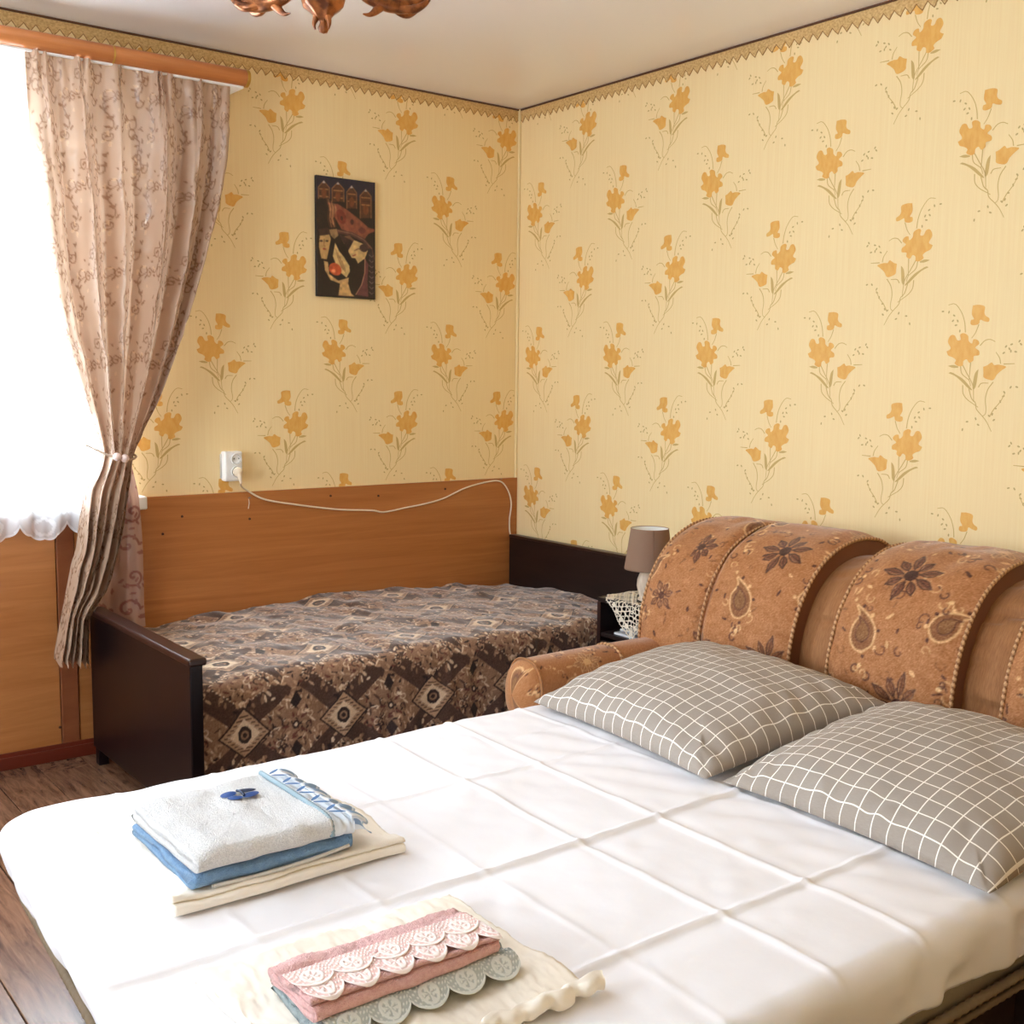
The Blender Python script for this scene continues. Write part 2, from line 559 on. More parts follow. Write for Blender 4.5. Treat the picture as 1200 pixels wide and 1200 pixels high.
# pillow check: white window-pane lines on grey twill, from the cloth's own UV in metres
m, nt, b = new_mat('pillow_check')
uvn = node(nt, 'ShaderNodeUVMap', uv_map='UVMap')
sp = node(nt, 'ShaderNodeSeparateXYZ')
nt.links.new(uvn.outputs[0], sp.inputs[0])
mask = None
for ax in (0, 1):
    d = node(nt, 'ShaderNodeMath', operation='DIVIDE'); d.inputs[1].default_value = 0.0425
    fr = node(nt, 'ShaderNodeMath', operation='FRACT')
    sb = node(nt, 'ShaderNodeMath', operation='SUBTRACT'); sb.inputs[1].default_value = 0.5
    ab = node(nt, 'ShaderNodeMath', operation='ABSOLUTE')
    lt = node(nt, 'ShaderNodeMath', operation='LESS_THAN'); lt.inputs[1].default_value = 0.034
    nt.links.new(sp.outputs[ax], d.inputs[0]); nt.links.new(d.outputs[0], fr.inputs[0])
    nt.links.new(fr.outputs[0], sb.inputs[0]); nt.links.new(sb.outputs[0], ab.inputs[0]); nt.links.new(ab.outputs[0], lt.inputs[0])
    if mask is None:
        mask = lt
    else:
        mx = node(nt, 'ShaderNodeMath', operation='MAXIMUM')
        nt.links.new(mask.outputs[0], mx.inputs[0]); nt.links.new(lt.outputs[0], mx.inputs[1]); mask = mx
wmp = node(nt, 'ShaderNodeMapping'); wmp.inputs['Rotation'].default_value = (0, 0, 0.9); wmp.inputs['Scale'].default_value = (900, 90, 1)
wv = node(nt, 'ShaderNodeTexNoise'); wv.inputs['Scale'].default_value = 1.0
nt.links.new(uvn.outputs[0], wmp.inputs[0]); nt.links.new(wmp.outputs[0], wv.inputs['Vector'])
c1 = node(nt, 'ShaderNodeMix', data_type='RGBA')
c1.inputs[6].default_value = rgba((152, 141, 131)); c1.inputs[7].default_value = rgba((172, 161, 150))
nt.links.new(wv.outputs[0], c1.inputs[0])
c2 = node(nt, 'ShaderNodeMix', data_type='RGBA')
c2.inputs[7].default_value = rgba((246, 240, 232))
nt.links.new(mask.outputs[0], c2.inputs[0]); nt.links.new(c1.outputs[2], c2.inputs[6]); nt.links.new(c2.outputs[2], b.inputs['Base Color'])
b.inputs['Roughness'].default_value = 0.75
b.inputs['Specular IOR Level'].default_value = 0.2
M_check = m

# ------------------------------------------------------------------ room shell
def struct(o, label=None):
    return tag(o, label, kind='structure')


T = 0.28


def wall_with_hole(name, axis, pos, out, a0, a1, h0, h1, hz0, hz1, mat):
    """Wall slab on the plane axis=pos (0: x, 1: y), thickness T away from the room, with one window hole."""
    bm = bmesh.new()
    p0, p1 = sorted((pos, pos + out * T))
    for (u0, u1, z0, z1) in ((a0, h0, -0.1, H), (h1, a1, -0.1, H), (h0, h1, -0.1, hz0), (h0, h1, hz1, H)):
        if axis == 1: bm_box(bm, (u0, p0, z0), (u1, p1, z1))
        else: bm_box(bm, (p0, u0, z0), (p1, u1, z1))
    return from_bm(name, bm, mat)


wall_left = struct(wall_with_hole('wall_left', 1, 0.0, 1, ROOM_X - T, T, WIN[0], WIN[1], WIN[2], WIN[3], M_paper),
                   'yellow wallpapered wall with the window, painting and wooden boards')
wall_right = struct(box('wall_right', (0, ROOM_Y - T, -0.1), (T, 0, H), M_paper, None, 0),
                    'yellow floral wallpapered wall behind the sofa')
wall_side = struct(wall_with_hole('wall_side', 0, ROOM_X, -1, ROOM_Y - T, 0, FILL_WIN[0], FILL_WIN[1], FILL_WIN[2], FILL_WIN[3], M_paper_pale))
wall_front = struct(box('wall_front', (ROOM_X, ROOM_Y - T, -0.1), (0, ROOM_Y, H), M_paper, None, 0))
floor = struct(box('floor', (ROOM_X - T, ROOM_Y - T, -0.14), (T, T, -0.012), M_subfloor, None, 0), 'brown wood plank floor')
ceiling = struct(box('ceiling', (ROOM_X - T, ROOM_Y - T, H), (T, T, H + 0.1), M_ceiling, None, 0), 'pale satin ceiling')

# floor planks (run along y), each a part of the floor
pw, pl = 0.158, 1.24
bm = bmesh.new()
bm_box(bm, (0.0014, 0.0010, -0.012), (pw - 0.0014, pl - 0.0010, 0.0), 0.0018, 1)
plank0 = None
nx = int(math.ceil(-ROOM_X / pw))
for i in range(nx):
    x = -(i + 1) * pw - 0.02 + 0.04
    head = max(0.12, ((i * 0.47) % 1.0) * pl)           # first plank of the row is cut to stagger the joints
    y0 = 0.0
    while y0 > ROOM_Y:
        ln = head if y0 == 0.0 else pl
        if plank0 is None:
            plank0 = from_bm('plank', bm, M_plank, floor)
            o = plank0
        else:
            o = plank0.copy()
            S.collection.objects.link(o)
        o.location = (x, y0 - ln, 0)
        o.scale = (1.0, ln / pl, 1.0)
        y0 -= ln

# wallpaper print: flat ink shapes cut cleanly to each wall
BLOOMS =  [[(-53, -3), (-40, 6), (-50, 26), (-42, 44), (-29, 44), (-20, 30), (-9, 31), (-11, 46), (0, 50), (14, 42), (17, 27), (28, 19), (32, 31), (45, 29), (51, 18), (39, 7), (52, -3), (52, -15), (36, -18), (35, -30), (23, -37), (14, -27), (4, -32), (2, -45), (-11, -47), (-24, -39), (-21, -29), (-31, -21), (-46, -15)], [(25, 135), (45, 136), (64, 130), (64, 112), (69, 102), (81, 94), (79, 84), (65, 86), (52, 91), (48, 79), (32, 75), (21, 79), (22, 91), (31, 94), (23, 110)], [(70, -51), (82, -47), (97, -38), (105, -46), (120, -45), (143, -51), (131, -61), (116, -74), (107, -89), (95, -91), (74, -83), (72, -68)]]
LEAVES =  [[(-45, -70), (-36, -67), (-20, -74), (7, -89), (32, -114), (39, -124), (23, -115), (0, -95), (-22, -79)], [(55, -58), (53, -83), (49, -112), (40, -120), (40, -94), (45, -69)], [(-48, -48), (-29, -45), (-9, -52), (-29, -54)]]
STEMS =  [[(2, -45), (17, -70), (39, -106), (44, -141), (45, -158)], [(-5, -48), (1, -72), (26, -92), (32, -110)], [(28, -38), (27, -71), (26, -92)], [(6, -107), (9, -133), (24, -151), (48, -166), (61, -174)], [(27, -118), (38, -148), (51, -160), (56, -180), (75, -199), (91, -217), (108, -246)], [(105, -97), (89, -120), (83, -149), (87, -179), (85, -195), (75, -201)], [(48, 77), (39, 53), (27, 36)], [(5, 54), (1, 84), (-11, 115), (-34, 142), (-57, 140)], [(56, 13), (71, 28), (88, 31), (104, 24)], [(125, -42), (121, -25), (108, -7)], [(135, -43), (169, -42)], [(58, -113), (67, -101), (90, -100)], [(101, -199), (112, -179), (131, -156), (144, -131)]]
DOTS =  [(-75, 121), (-54, 118), (-36, 107), (-39, 91), (-23, 90), (-28, 77), (-14, 59), (180, -111), (161, -112), (142, -127), (140, -139), (131, -155), (117, -176), (108, -194), (98, -199), (114, -211), (55, -209), (27, -219), (13, -244), (64, -227), (139, 9), (150, 2), (156, 15), (155, -5), (170, -7), (180, 24), (185, 15), (133, -10)]
CL = [(-2.167, 2.464), (-2.16, 2.143), (-2.134, 1.951), (-2.102, 1.651), (-2.081, 1.528), (-2.027, 1.333), (-1.971, 1.156), (-1.96, 1.111), (-1.976, 1.078), (-2.017, 0.998), (-2.041, 0.879), (-2.056, 0.774), (-2.072, 0.733), (-2.141, 0.414)]
CR = [(-1.452, 2.473), (-1.449, 2.464), (-1.474, 2.19), (-1.529, 1.938), (-1.592, 1.718), (-1.651, 1.542), (-1.739, 1.318), (-1.838, 1.128), (-1.848, 1.104), (-1.846, 1.055), (-1.882, 0.884), (-1.929, 0.714), (-1.982, 0.582), (-2.003, 0.37)]
BR = [(-1.837, 1.059), (-1.815, 0.958), (-1.81, 0.894), (-1.804, 0.766), (-1.799, 0.46)]
CORD = [(-1.388, 0.977), (-1.356, 0.948), (-1.284, 0.91), (-1.153, 0.882), (-0.957, 0.85), (-0.793, 0.836), (-0.73, 0.825), (-0.622, 0.837), (-0.511, 0.85), (-0.42, 0.868), (-0.304, 0.908), (-0.185, 0.93), (-0.106, 0.93), (-0.061, 0.888), (-0.04, 0.823), (-0.049, 0.744), (-0.043, 0.679)]


def motif_tris():
    """One flower spray in mm, as (points2d, triangles, material index) lists."""
    out = []

    def poly(p, mi):
        v = [Vector((a, b, 0)) for a, b in p]
        out.append((p, tessellate_polygon([v]), mi))

    def soften(p):
        q = smooth_path(list(p) + [p[0]], len(p) * 3)[:-1]
        return [tuple(v) for v in q]
    for p in BLOOMS:
        q = [(a * 1.04, b * 1.04) for a, b in p] if p is BLOOMS[0] else p
        poly([tuple(v) for v in smooth_path(list(q) + [q[0]], len(q) * 6)[:-1]], 0)
    for p in LEAVES: poly(soften(p), 1)
    for l in STEMS:
        n = max(4, 3 * len(l))
        q = smooth_path(l, n)
        t = np.gradient(q, axis=0); t /= np.linalg.norm(t, axis=1)[:, None]
        nrm = np.stack([-t[:, 1], t[:, 0]], -1)
        w = np.linspace(1.6, 1.0, n)[:, None]
        A, B = q + nrm * w, q - nrm * w
        pts = [tuple(v) for v in A] + [tuple(v) for v in B]
        tr = []
        for i in range(n - 1):
            tr += [(i, i + 1, n + i), (i + 1, n + i + 1, n + i)]
        out.append((pts, tr, 1))
    for k, (a, b) in enumerate(DOTS):
        an = k * 1.3
        pts = [(a + 5.0 * math.cos(t) * math.cos(an) - 2.8 * math.sin(t) * math.sin(an),
                b + 5.0 * math.cos(t) * math.sin(an) + 2.8 * math.sin(t) * math.cos(an)) for t in np.linspace(0, 2 * math.pi, 7)[:-1]]
        out.append((pts, [(0, i, i + 1) for i in range(1, 5)], 2))
    return out


MOTIF = motif_tris()


def print_on_wall(parent, to3d, centers, clips):
    V, F, MI = [], [], []
    for (u, v, mir) in centers:
        s = -1.0 if mir else 1.0
        for layer, (pts, tr, mi) in enumerate(MOTIF):
            k = len(V)
            off = 0.0003 + 0.0002 * (2 - mi)
            V += [to3d(u + s * a / 1000.0, v + b / 1000.0, off) for a, b in pts]
            F += [(k + a, k + b, k + c) for a, b, c in tr]
            MI += [mi] * len(tr)
    o = mesh('floral_print', V, F, [M_bloom, M_leaf, M_dot], parent, False, midx=MI)
    bm = bmesh.new(); bm.from_mesh(o.data)
    for co, no in clips:
        bmesh.ops.bisect_plane(bm, geom=bm.verts[:] + bm.edges[:] + bm.faces[:], plane_co=co, plane_no=no, clear_outer=True)
    bm.to_mesh(o.data); bm.free()
    o['kind'] = 'stuff'
    return o


cB, cA = [], []
for k in range(10):
    for z in (2.134 + .637, 2.134, 1.499, 0.863, 0.226): cB.append((0.115 + 0.5305 * k, z, False))
    for z in (2.467, 1.830, 1.197, 0.56): cB.append((0.468 + 0.5305 * k, z, True))
for k in range(9):
    for z in (2.467, 1.830, 1.206, 0.56): cA.append((-0.073 - 0.53 * k, z, True))
    for z in (2.134 + .637, 2.134, 1.499, 0.863): cA.append((-0.425 - 0.5335 * k, z, False))
print_on_wall(wall_right, lambda u, v, o: (-o, -u, v), cB, [((0, 0, H), (0, 0, 1)), ((0, -0.0012, 0), (0, 1, 0)), ((0, ROOM_Y, 0), (0, -1, 0))])
inwin = lambda u, v: WIN[0] - 0.2 < u < WIN[1] + 0.02 and v > 0.6
print_on_wall(wall_left, lambda u, v, o: (u, -o, v), [c for c in cA if not (inwin(c[0], c[1]))],
              [((0, 0, H), (0, 0, 1)), ((-0.0012, 0, 0), (1, 0, 0)), ((WIN[1] + 0.004, 0, 0), (-1, 0, 0)), ((0, 0, 0.9), (0, 0, -1))])

print_on_wall(wall_left, lambda u, v, o: (u, -o, v), [c for c in cA if c[0] < WIN[0] + .1],
              [((0, 0, H), (0, 0, 1)), ((WIN[0] - 0.004, 0, 0), (1, 0, 0)), ((ROOM_X + .002, 0, 0), (-1, 0, 0)), ((0, 0, 0.9), (0, 0, -1))])

# pale corner seam where the two papers meet
struct(box('trim_1', (-0.012, -0.012, 0.70), (0.0, 0.0, H), plain('corner_strip_cream', (238, 218, 170), 0.6, 0.3), None, 0.004), 'cream strip in the wall corner')


# zigzag paper border under the ceiling, and the dark cord along the ceiling edge
def border(name, to3d, length, label):
    per, hb, ht = 0.0395, 0.036, 0.024
    n = int(length / per)
    V, F, MI = [], [], []
    for i in range(n):
        u = i * per
        jit = 0.003 * math.sin(i * 2.1)
        pts = [(u, H), (u + per, H), (u + per, H - hb), (u + per * .78, H - hb - ht * .45), (u + per * 0.55 + jit, H - hb - ht), (u + per * .25, H - hb - ht * .5), (u, H - hb)]
        k = len(V)
        V += [to3d(a, b_, 0.0016) for a, b_ in pts] + [to3d(a, b_, 0.0) for a, b_ in pts]
        F.append(tuple(range(k, k + 7))); MI.append(0)
        for j in range(2, 6):
            F.append((k + j, k + j + 1, k + 8 + j, k + 7 + j)); MI.append(1)
        k = len(V)                                                    # darker outline along the teeth
        low = pts[2:]
        hi = [(a, b_ + 0.0035) for a, b_ in low]
        V += [to3d(a, b_, 0.0019) for a, b_ in low + hi]
        for j in range(4):
            F.append((k + j, k + j + 1, k + 6 + j, k + 5 + j)); MI.append(1)
        k = len(V)
        V += [to3d(a, b_, 0.0019) for a, b_ in ((u, H - .004), (u + per, H - .004), (u + per, H - .0065), (u, H - .0065))]
        F.append((k, k + 1, k + 2, k + 3)); MI.append(1)
    return struct(mesh(name, V, F, [M_border, M_border_edge], None, False, midx=MI), label)


border('trim_2', lambda u, z, o: (-u, -o, z), -ROOM_X, 'brown zigzag lace paper border above the window wall')
border('trim_3', lambda u, z, o: (-o, -u, z), -ROOM_Y, 'brown zigzag lace paper border above the sofa wall')
struct(tube('trim_4', np.array([(ROOM_X, -0.004, H - .003), (-0.004, -0.004, H - .003)]), 0.0042, M_cordtrim, None, 8), 'dark cord at the ceiling edge of the window wall')
struct(tube('trim_5', np.array([(-0.004, -0.004, H - .003), (-0.004, ROOM_Y, H - .003)]), 0.0042, M_cordtrim, None, 8), 'dark cord at the ceiling edge of the sofa wall')

M_base_strip = wood('board_strip_wood', (128, 70, 42), (152, 90, 56), (3, 3, 14), 0.35, 0.4)
# wooden boards on the lower wall: each a part of the wall
b1 = box('board_panel', (-1.789, -0.014, 0.02), (-0.002, 0.0, 0.943), M_board, wall_left, 0.0015, 1)
box('board_strip', (-2.091, -0.020, 0.02), (-2.030, 0.0, 0.92), M_base_strip, wall_left, 0.002, 1)
for lo, hi in ((-2.027, -1.793), (-3.30, -2.094), (-4.55, -3.304)):
    box('board_panel', (lo, -0.014, 0.02), (hi, 0.0, 0.92), M_board2, wall_left, 0.0015, 1)
for x, z in ((-1.623, .862), (-.985, .908), (-.755, .896), (-.41, .909), (-1.347, .835), (-2.066, .649), (-2.098, .12), (-1.70, .80)):
    bm = bmesh.new()
    bmesh.ops.create_cone(bm, cap_ends=True, segments=10, radius1=0.0055, radius2=0.004, depth=0.004, matrix=Matrix.Translation((x, -0.0155, z)) @ Matrix.Rotation(math.radians(90), 4, 'X'))
    from_bm('screw', bm, M_screw, wall_left)
bm = bmesh.new()
bm_box(bm, (ROOM_X, -0.030, 0.0), (-0.002, -0.014, 0.045), 0.003, 2)
bm_box(bm, (ROOM_X, -0.024, 0.040), (-0.002, -0.014, 0.060), 0.004, 2)
struct(from_bm('baseboard_left', bm, M_base), 'red brown baseboard under the wooden boards')
for nm, lo, hi in (('baseboard_right', (-0.02, ROOM_Y, 0), (0, -0.03, 0.06)), ('baseboard_front', (ROOM_X, ROOM_Y, 0), (0, ROOM_Y + .02, 0.06)), ('baseboard_side', (ROOM_X, ROOM_Y, 0), (ROOM_X + .02, -0.03, 0.06))):
    struct(box(nm, lo, hi, M_base, None, 0.004))


# windows: plastic frame, sashes, panes, sill
def window(name, to3d, u0, u1, z0, z1, nsash, label):
    def bar(part, lo, hi, parent, mat=M_white, bev=0.006):
        a, c = to3d(*lo), to3d(*hi)
        return box(part, [min(a[i], c[i]) for i in range(3)], [max(a[i], c[i]) for i in range(3)], mat, parent, bev)
    fr = 0.06
    root = bar('%s' % name, (u0, 0.12, z0), (u1, 0.19, z0 + fr), None)
    struct(root, label)
    bar('window_frame', (u0, 0.12, z1 - fr), (u1, 0.19, z1), root)
    bar('window_frame', (u0, 0.12, z0 + fr), (u0 + fr, 0.19, z1 - fr), root)
    bar('window_frame', (u1 - fr, 0.12, z0 + fr), (u1, 0.19, z1 - fr), root)
    w = (u1 - u0 - 2 * fr) / nsash
    for i in range(nsash):
        a, c = u0 + fr + i * w, u0 + fr + (i + 1) * w
        if i: bar('mullion', (a - 0.035, 0.115, z0 + fr), (a + 0.035, 0.185, z1 - fr), root)
        bar('pane', (a + 0.02, 0.148, z0 + fr), (c - 0.02, 0.152, z1 - fr), root, M_glass, 0)
    # reveal lining
    for lo, hi in (((u0 - 0.001, 0.0, z0), (u0 + 0.006, 0.27, z1)), ((u1 - 0.006, 0.0, z0), (u1 + 0.001, 0.27, z1)), ((u0, 0.0, z1 - 0.006), (u1, 0.27, z1 + 0.001)), ((u0, 0.0, z0 - .001), (u1, 0.27, z0 + .003))):
        bar('reveal', lo, hi, root, M_reveal, 0)
    bar('sill', (u0 - 0.05, -0.070, z0 - 0.047), (u1 + 0.055, 0.12, z0 + 0.002), root, M_white, 0.006)
    return root


window('window_1', lambda u, d, z: (u, d, z), WIN[0], WIN[1], WIN[2], WIN[3], 3, 'bright white framed window behind the sheer curtain')
window('added_window', lambda u, d, z: (ROOM_X - d, u, z), FILL_WIN[0], FILL_WIN[1], FILL_WIN[2], FILL_WIN[3], 3, 'white framed window added to the unseen side wall for fill light')  # out of view, added to let in more daylight

# ------------------------------------------------------------------ curtain rail, curtains
pr = []
for a in np.linspace(0, 2 * math.pi, 28, endpoint=False):      # bulging wooden face with a flat white back rail
    pr.append((-0.128 - 0.036 * math.sin(a) * (1.0 if math.sin(a) > 0 else 0.3), 0.031 * math.cos(a)))
pr = np.array(pr)


def rail_z(x): return 2.490 + 0.004 * (x + 1.385)


t = thing('curtain_rail', (-1.385, -0.08, rail_z(-1.385)), 'brown wooden curtain rail with a gold end cap above the curtains', 'curtain rail')


def rail_piece(name, x0, x1, mat, sc=1.0):
    P = np.array([[(x, -0.128 + (y + .128) * sc, rail_z(x) + z * sc) for y, z in pr] for x in (x0, x0 + 0.002, x1 - 0.002, x1)])
    P[0, :, 1:] = P[0, :, 1:].mean(0) + (P[0, :, 1:] - P[0, :, 1:].mean(0)) * .97
    n, k = P.shape[:2]
    F = [tuple(f) for f in grid_faces(n, k, False, True)] + [tuple(range(k))[::-1], tuple((n - 1) * k + i for i in range(k))]
    return mesh(name, P.reshape(-1, 3), F, mat, t, True)


rail_piece('rail_front', -1.880, -1.396, M_cornice)
rail_piece('rail_front', -3.9, -1.884, M_cornice)
rail_piece('joint_ring', -1.885, -1.879, M_gold, 1.03)
rail_piece('end_cap', -1.396, -1.384, M_gold, 1.05)
V = []
bm = bmesh.new()
bm_box(bm, (-3.9, -0.136, -0.006), (-1.40, 0.0, 0.004), 0.002, 1)
for v in bm.verts: v.co.z += rail_z(v.co.x) - 0.032
back_rail = from_bm('curtain_track', bm, M_white, t)
bm = bmesh.new()
bm_box(bm, (-3.9, -0.12, 0.0), (-1.40, 0.0, 0.010), 0.002, 1)
for v in bm.verts: v.co.z += rail_z(v.co.x) + 0.022
from_bm('wall_bracket', bm, M_white, t)


# brocade: scrolls drawn on a repeat, woven darker and glossier than the ground
def scroll(cv, c, r, ang, turns, w, col, hand=1):
    a = np.linspace(0, turns * 2 * math.pi, 26)
    rr = r * (1 - a / a[-1]) ** 0.8
    p = np.stack([c[0] + rr * np.cos(ang + hand * a), c[1] + rr * np.sin(ang + hand * a)], -1)
    for dx in (-.24, 0, .24):
        for dy in (-.24, 0, .24): cv.stroke(p + (dx, dy), w, col)


c_base, c_dk, c_lt = (186, 156, 131), (150, 116, 92), (214, 184, 152)
BR_S = 0.30
brocade = Canvas(BR_S, BR_S, 0.0015, c_base)
gloss = Canvas(BR_S, BR_S, 0.0015, (0, 0, 0))
r5 = np.random.default_rng(5)


def vine(x, y, L, an, h):
    """An S-stem with curled tips and leaves, drawn wrapped on both boards."""
    u = np.linspace(-1, 1, 26)
    px_, py_ = u * L, h * .35 * L * np.sin(u * 3.4)
    for e in (-1, 1):
        a_ = np.linspace(0, 4.4, 14); rr_ = .34 * L * (1 - a_ / 6.5)
        cxx, cyy = e * L, h * .35 * L * math.sin(e * 3.4) + e * h * .34 * L
        q_ = np.stack([cxx + rr_ * np.sin(a_) * e, cyy - e * h * rr_ * np.cos(a_)], -1)
        yield q_, None
    yield np.stack([px_, py_], -1), None
    for k in range(9):
        uu_ = -0.9 + .225 * k
        sgn = 1 if k % 2 else -1
        yield None, (uu_ * L + .1 * L * sgn, h * .35 * L * math.sin(uu_ * 3.4) + sgn * .17 * L, .13 * L, .045 * L, sgn * .9 + .4)


for (x, y, L, an, h) in ((.07, .08, .070, .9, 1), (.20, .06, .062, 2.2, -1), (.26, .18, .066, 1.3, 1), (.12, .20, .070, 2.6, -1), (.05, .27, .055, .3, 1), (.20, .28, .055, 1.8, -1)):
    ca, sa = math.cos(an), math.sin(an)
    for ln, lf in vine(x, y, L, an, h):
        for cv, c1_ in ((brocade, c_dk), (gloss, (255, 255, 255))):
            for dx in (-BR_S, 0, BR_S):
                for dy in (-BR_S, 0, BR_S):
                    if ln is not None:
                        cv.stroke(np.stack([x + dx + ln[:, 0] * ca - ln[:, 1] * sa, y + dy + ln[:, 0] * sa + ln[:, 1] * ca], -1), .0058, c1_)
                    else:
                        cv.ell((x + dx + lf[0] * ca - lf[1] * sa, y + dy + lf[0] * sa + lf[1] * ca), (lf[2] * 1.35, lf[3] * 1.7), c1_, an + lf[4])
for k in range(40):
    x, y = r5.uniform(0, BR_S, 2); a = r5.uniform(0, 3.1)
    for cv, c1_ in ((brocade, c_dk if k % 3 else c_lt), (gloss, (255, 255, 255))): cv.ell((x, y), (.010, .0040), c1_, a)


def interp_edge(E, z):
    E = sorted(E, key=lambda p: p[1])
    zz = [p[1] for p in E]; xx = [p[0] for p in E]
    x = np.interp(z, zz, xx)
    k = np.ones(7) / 7
    return np.convolve(np.pad(x, 3, mode='edge'), k, mode='valid')


n, m_ = 460, 340
zt, zb = 2.457, 0.392
tt = np.linspace(0, 1, n)
zs = zt + (zb - zt) * tt
xl, xr = interp_edge(CL, zs), interp_edge(CR, zs)
xr = np.where(zs < .60, np.minimum(xr, -2.026), xr)
xr = np.convolve(np.pad(xr, 9, mode='edge'), np.ones(19) / 19, mode='valid')
ss = np.linspace(0, 1, m_)
TT, SS = np.meshgrid(tt, ss, indexing='ij')
ztie = 1.103
Z = np.broadcast_to(zs[:, None], (n, m_)).copy()
near = np.exp(-((Z - ztie) / 0.22) ** 2)
low = np.clip((ztie - Z) / .7, 0, 1)
sstep = lambda x: np.clip(x, 0, 1) ** 2 * (3 - 2 * np.clip(x, 0, 1))
# five deep irregular folds, rounded outwards with narrow valleys, plus fine gathers under the tape
kn = [0, .155, .36, .52, .76, .90, 1.0]
sw = SS + 0.018 * np.sin(TT * 5 + SS * 4) + 0.010 * smooth2(n, m_, (5, 5), 91)
ph = np.interp(sw, kn, np.arange(len(kn)))
ridge = np.abs(np.sin(ph * math.pi)) ** 0.75
depth_k = np.interp(sw, [0, .155, .3, .5, .7, .9, 1], [.7, 1.0, 1.1, .9, 1.15, .8, .6])
amp = (0.060 + 0.040 * sstep(TT / .35)) * (1 - .55 * near) * (1 - .2 * low) * (0.35 + .65 * sstep(TT / .10))
gath = np.sin(sw * 15 * 2 * math.pi + 1.5 * np.sin(sw * 9)) * 0.011 * np.exp(-(TT / 0.13) ** 1.5) * np.interp(sw, [0, .2, .5, .8, 1], [.6, 1, .8, 1.1, .6])
minor = 0.010 * np.sin(ph * 2 * math.pi * 1.5 + 2 + 3 * TT) * (1 - near) * sstep(TT / .25)
yc = -0.122 - 0.016 * np.sin(np.clip(TT / 0.66, 0, 1) * math.pi)
Y = yc - amp * (ridge * depth_k - .25) + gath + minor - 0.030 * near * np.sin(SS * math.pi)
Y += 0.0035 * smooth2(n, m_, (30, 26), 3) + .003 * smooth2(n, m_, (60, 12), 4)
Y = np.minimum(Y, -0.124)
Y = np.where(TT < .03, np.maximum(Y, -0.152), Y)
width = (xr - xl)[:, None]
Xc = xl[:, None] + width * (SS + 0.030 * np.sin(ph * 2 * math.pi) * (1 - .4 * near) * np.sin(SS * math.pi))
Z += -0.022 * low * SS + 0.010 * low * np.cos(ph * 2 * math.pi)
P = np.stack([Xc, Y, Z], -1)
fabw = 1.5
bu, bv = SS * fabw + 0.02, Z + .015 * np.sin(SS * 9)
col = np.concatenate([lin(brocade.sample(bu, bv)), gloss.sample(bu, bv)[..., :1] / 255.0], -1)
t = thing('curtain', (-1.9, -0.12, 0.4), 'beige satin brocade curtain gathered by a tieback beside the window', 'curtain')
grid('drape', P, M_curtain, t, col=col)
# the slack back part of the same curtain, hanging straight behind the tie
nb, mb = 150, 70
zs2 = np.linspace(1.10, 0.47, nb)
xr2 = interp_edge(BR, zs2); xl2 = np.interp(zs2, [0.4, 0.8, 1.1], [-2.02, -1.98, -1.93])
T2, S2 = np.meshgrid(np.linspace(0, 1, nb), np.linspace(0, 1, mb), indexing='ij')
P2 = np.stack([xl2[:, None] + (xr2 - xl2)[:, None] * S2, -0.070 - 0.022 * (1 - T2) - 0.016 * np.sin(S2 * 7 + 2) * (0.4 + T2) + .004 * smooth2(nb, mb, (6, 8), 4), np.broadcast_to(zs2[:, None], (nb, mb))], -1)
brocade_back = Canvas(0.24, 0.24, 0.0012, (186, 148, 132))
for (x, y, r, an, h) in ((.06, .06, .05, 0, 1), (.17, .10, .045, 2, -1), (.08, .18, .045, 4, 1), (.19, .20, .04, 1, -1)):
    scroll(brocade_back, (x, y), r * .8, an, 1.1, .009, (150, 98, 88), h)
    brocade_back.ell((x + .05, y - .03), (.02, .008), (154, 104, 94), an)
for k in range(22):
    brocade_back.ell(tuple(r5.uniform(0, .24, 2)), (.012, .005), (154, 104, 94), r5.uniform(0, 3.1))
grid('back_drape', P2, M_curtain, t, col=lin(brocade_back.sample(P2[..., 0], P2[..., 2])))

t = thing('curtain_tieback', (-1.91, -0.17, 1.10), 'taupe cord tieback with two pearl beads around the curtain', 'tieback')
pth = smooth_path([(-2.010, -0.126, 1.150), (-1.985, -0.150, 1.135), (-1.955, -0.178, 1.118), (-1.915, -0.196, 1.104), (-1.87, -0.178, 1.098), (-1.842, -0.150, 1.104), (-1.838, -0.126, 1.110)], 50)
tube('cord', pth, 0.0042, M_tiecord, t, 8)
for bx, bz in ((-1.927, 1.110), (-1.900, 1.104)):
    bm = bmesh.new()
    bmesh.ops.create_uvsphere(bm, u_segments=20, v_segments=14, radius=0.0145, matrix=Matrix.Translation((bx, -0.203, bz)))
    from_bm('bead', bm, M_bead, t, True)

# sheer net curtain with a scalloped embroidered hem
n, m_ = 260, 640
x0, x1 = -3.75, -1.90
U = np.linspace(0, 1, m_); xs = x0 + (x1 - x0) * U
SP = 0.165
xq = xs + 2.235
scal = 0.048 * np.abs(np.sin(xq / SP * math.pi)) ** 0.8 + 0.006 * np.abs(np.sin(xq / SP * 4 * math.pi))
zh = 0.872 - scal
Tn = np.linspace(0, 1, n) ** 0.8
Z = 2.462 + (zh[None] - 2.462) * Tn[:, None]
fold = np.sin(xs / 0.11 * 2 * math.pi + .6 * np.sin(xs * 5)) * 0.016 + np.sin(xs / 0.043 * 2 * math.pi) * 0.005
Y = -0.098 + fold[None] * (0.6 + 0.4 * Tn[:, None])
Y = np.clip(Y, -0.121, -0.076)
P = np.stack([np.broadcast_to(xs[None], Z.shape), Y, Z], -1)
dz = Z - zh[None]
op = np.full(Z.shape, 0.60)
op = np.where(dz < 0.15, 0.70, op)
op = np.where(dz < 0.010, 0.97, op)
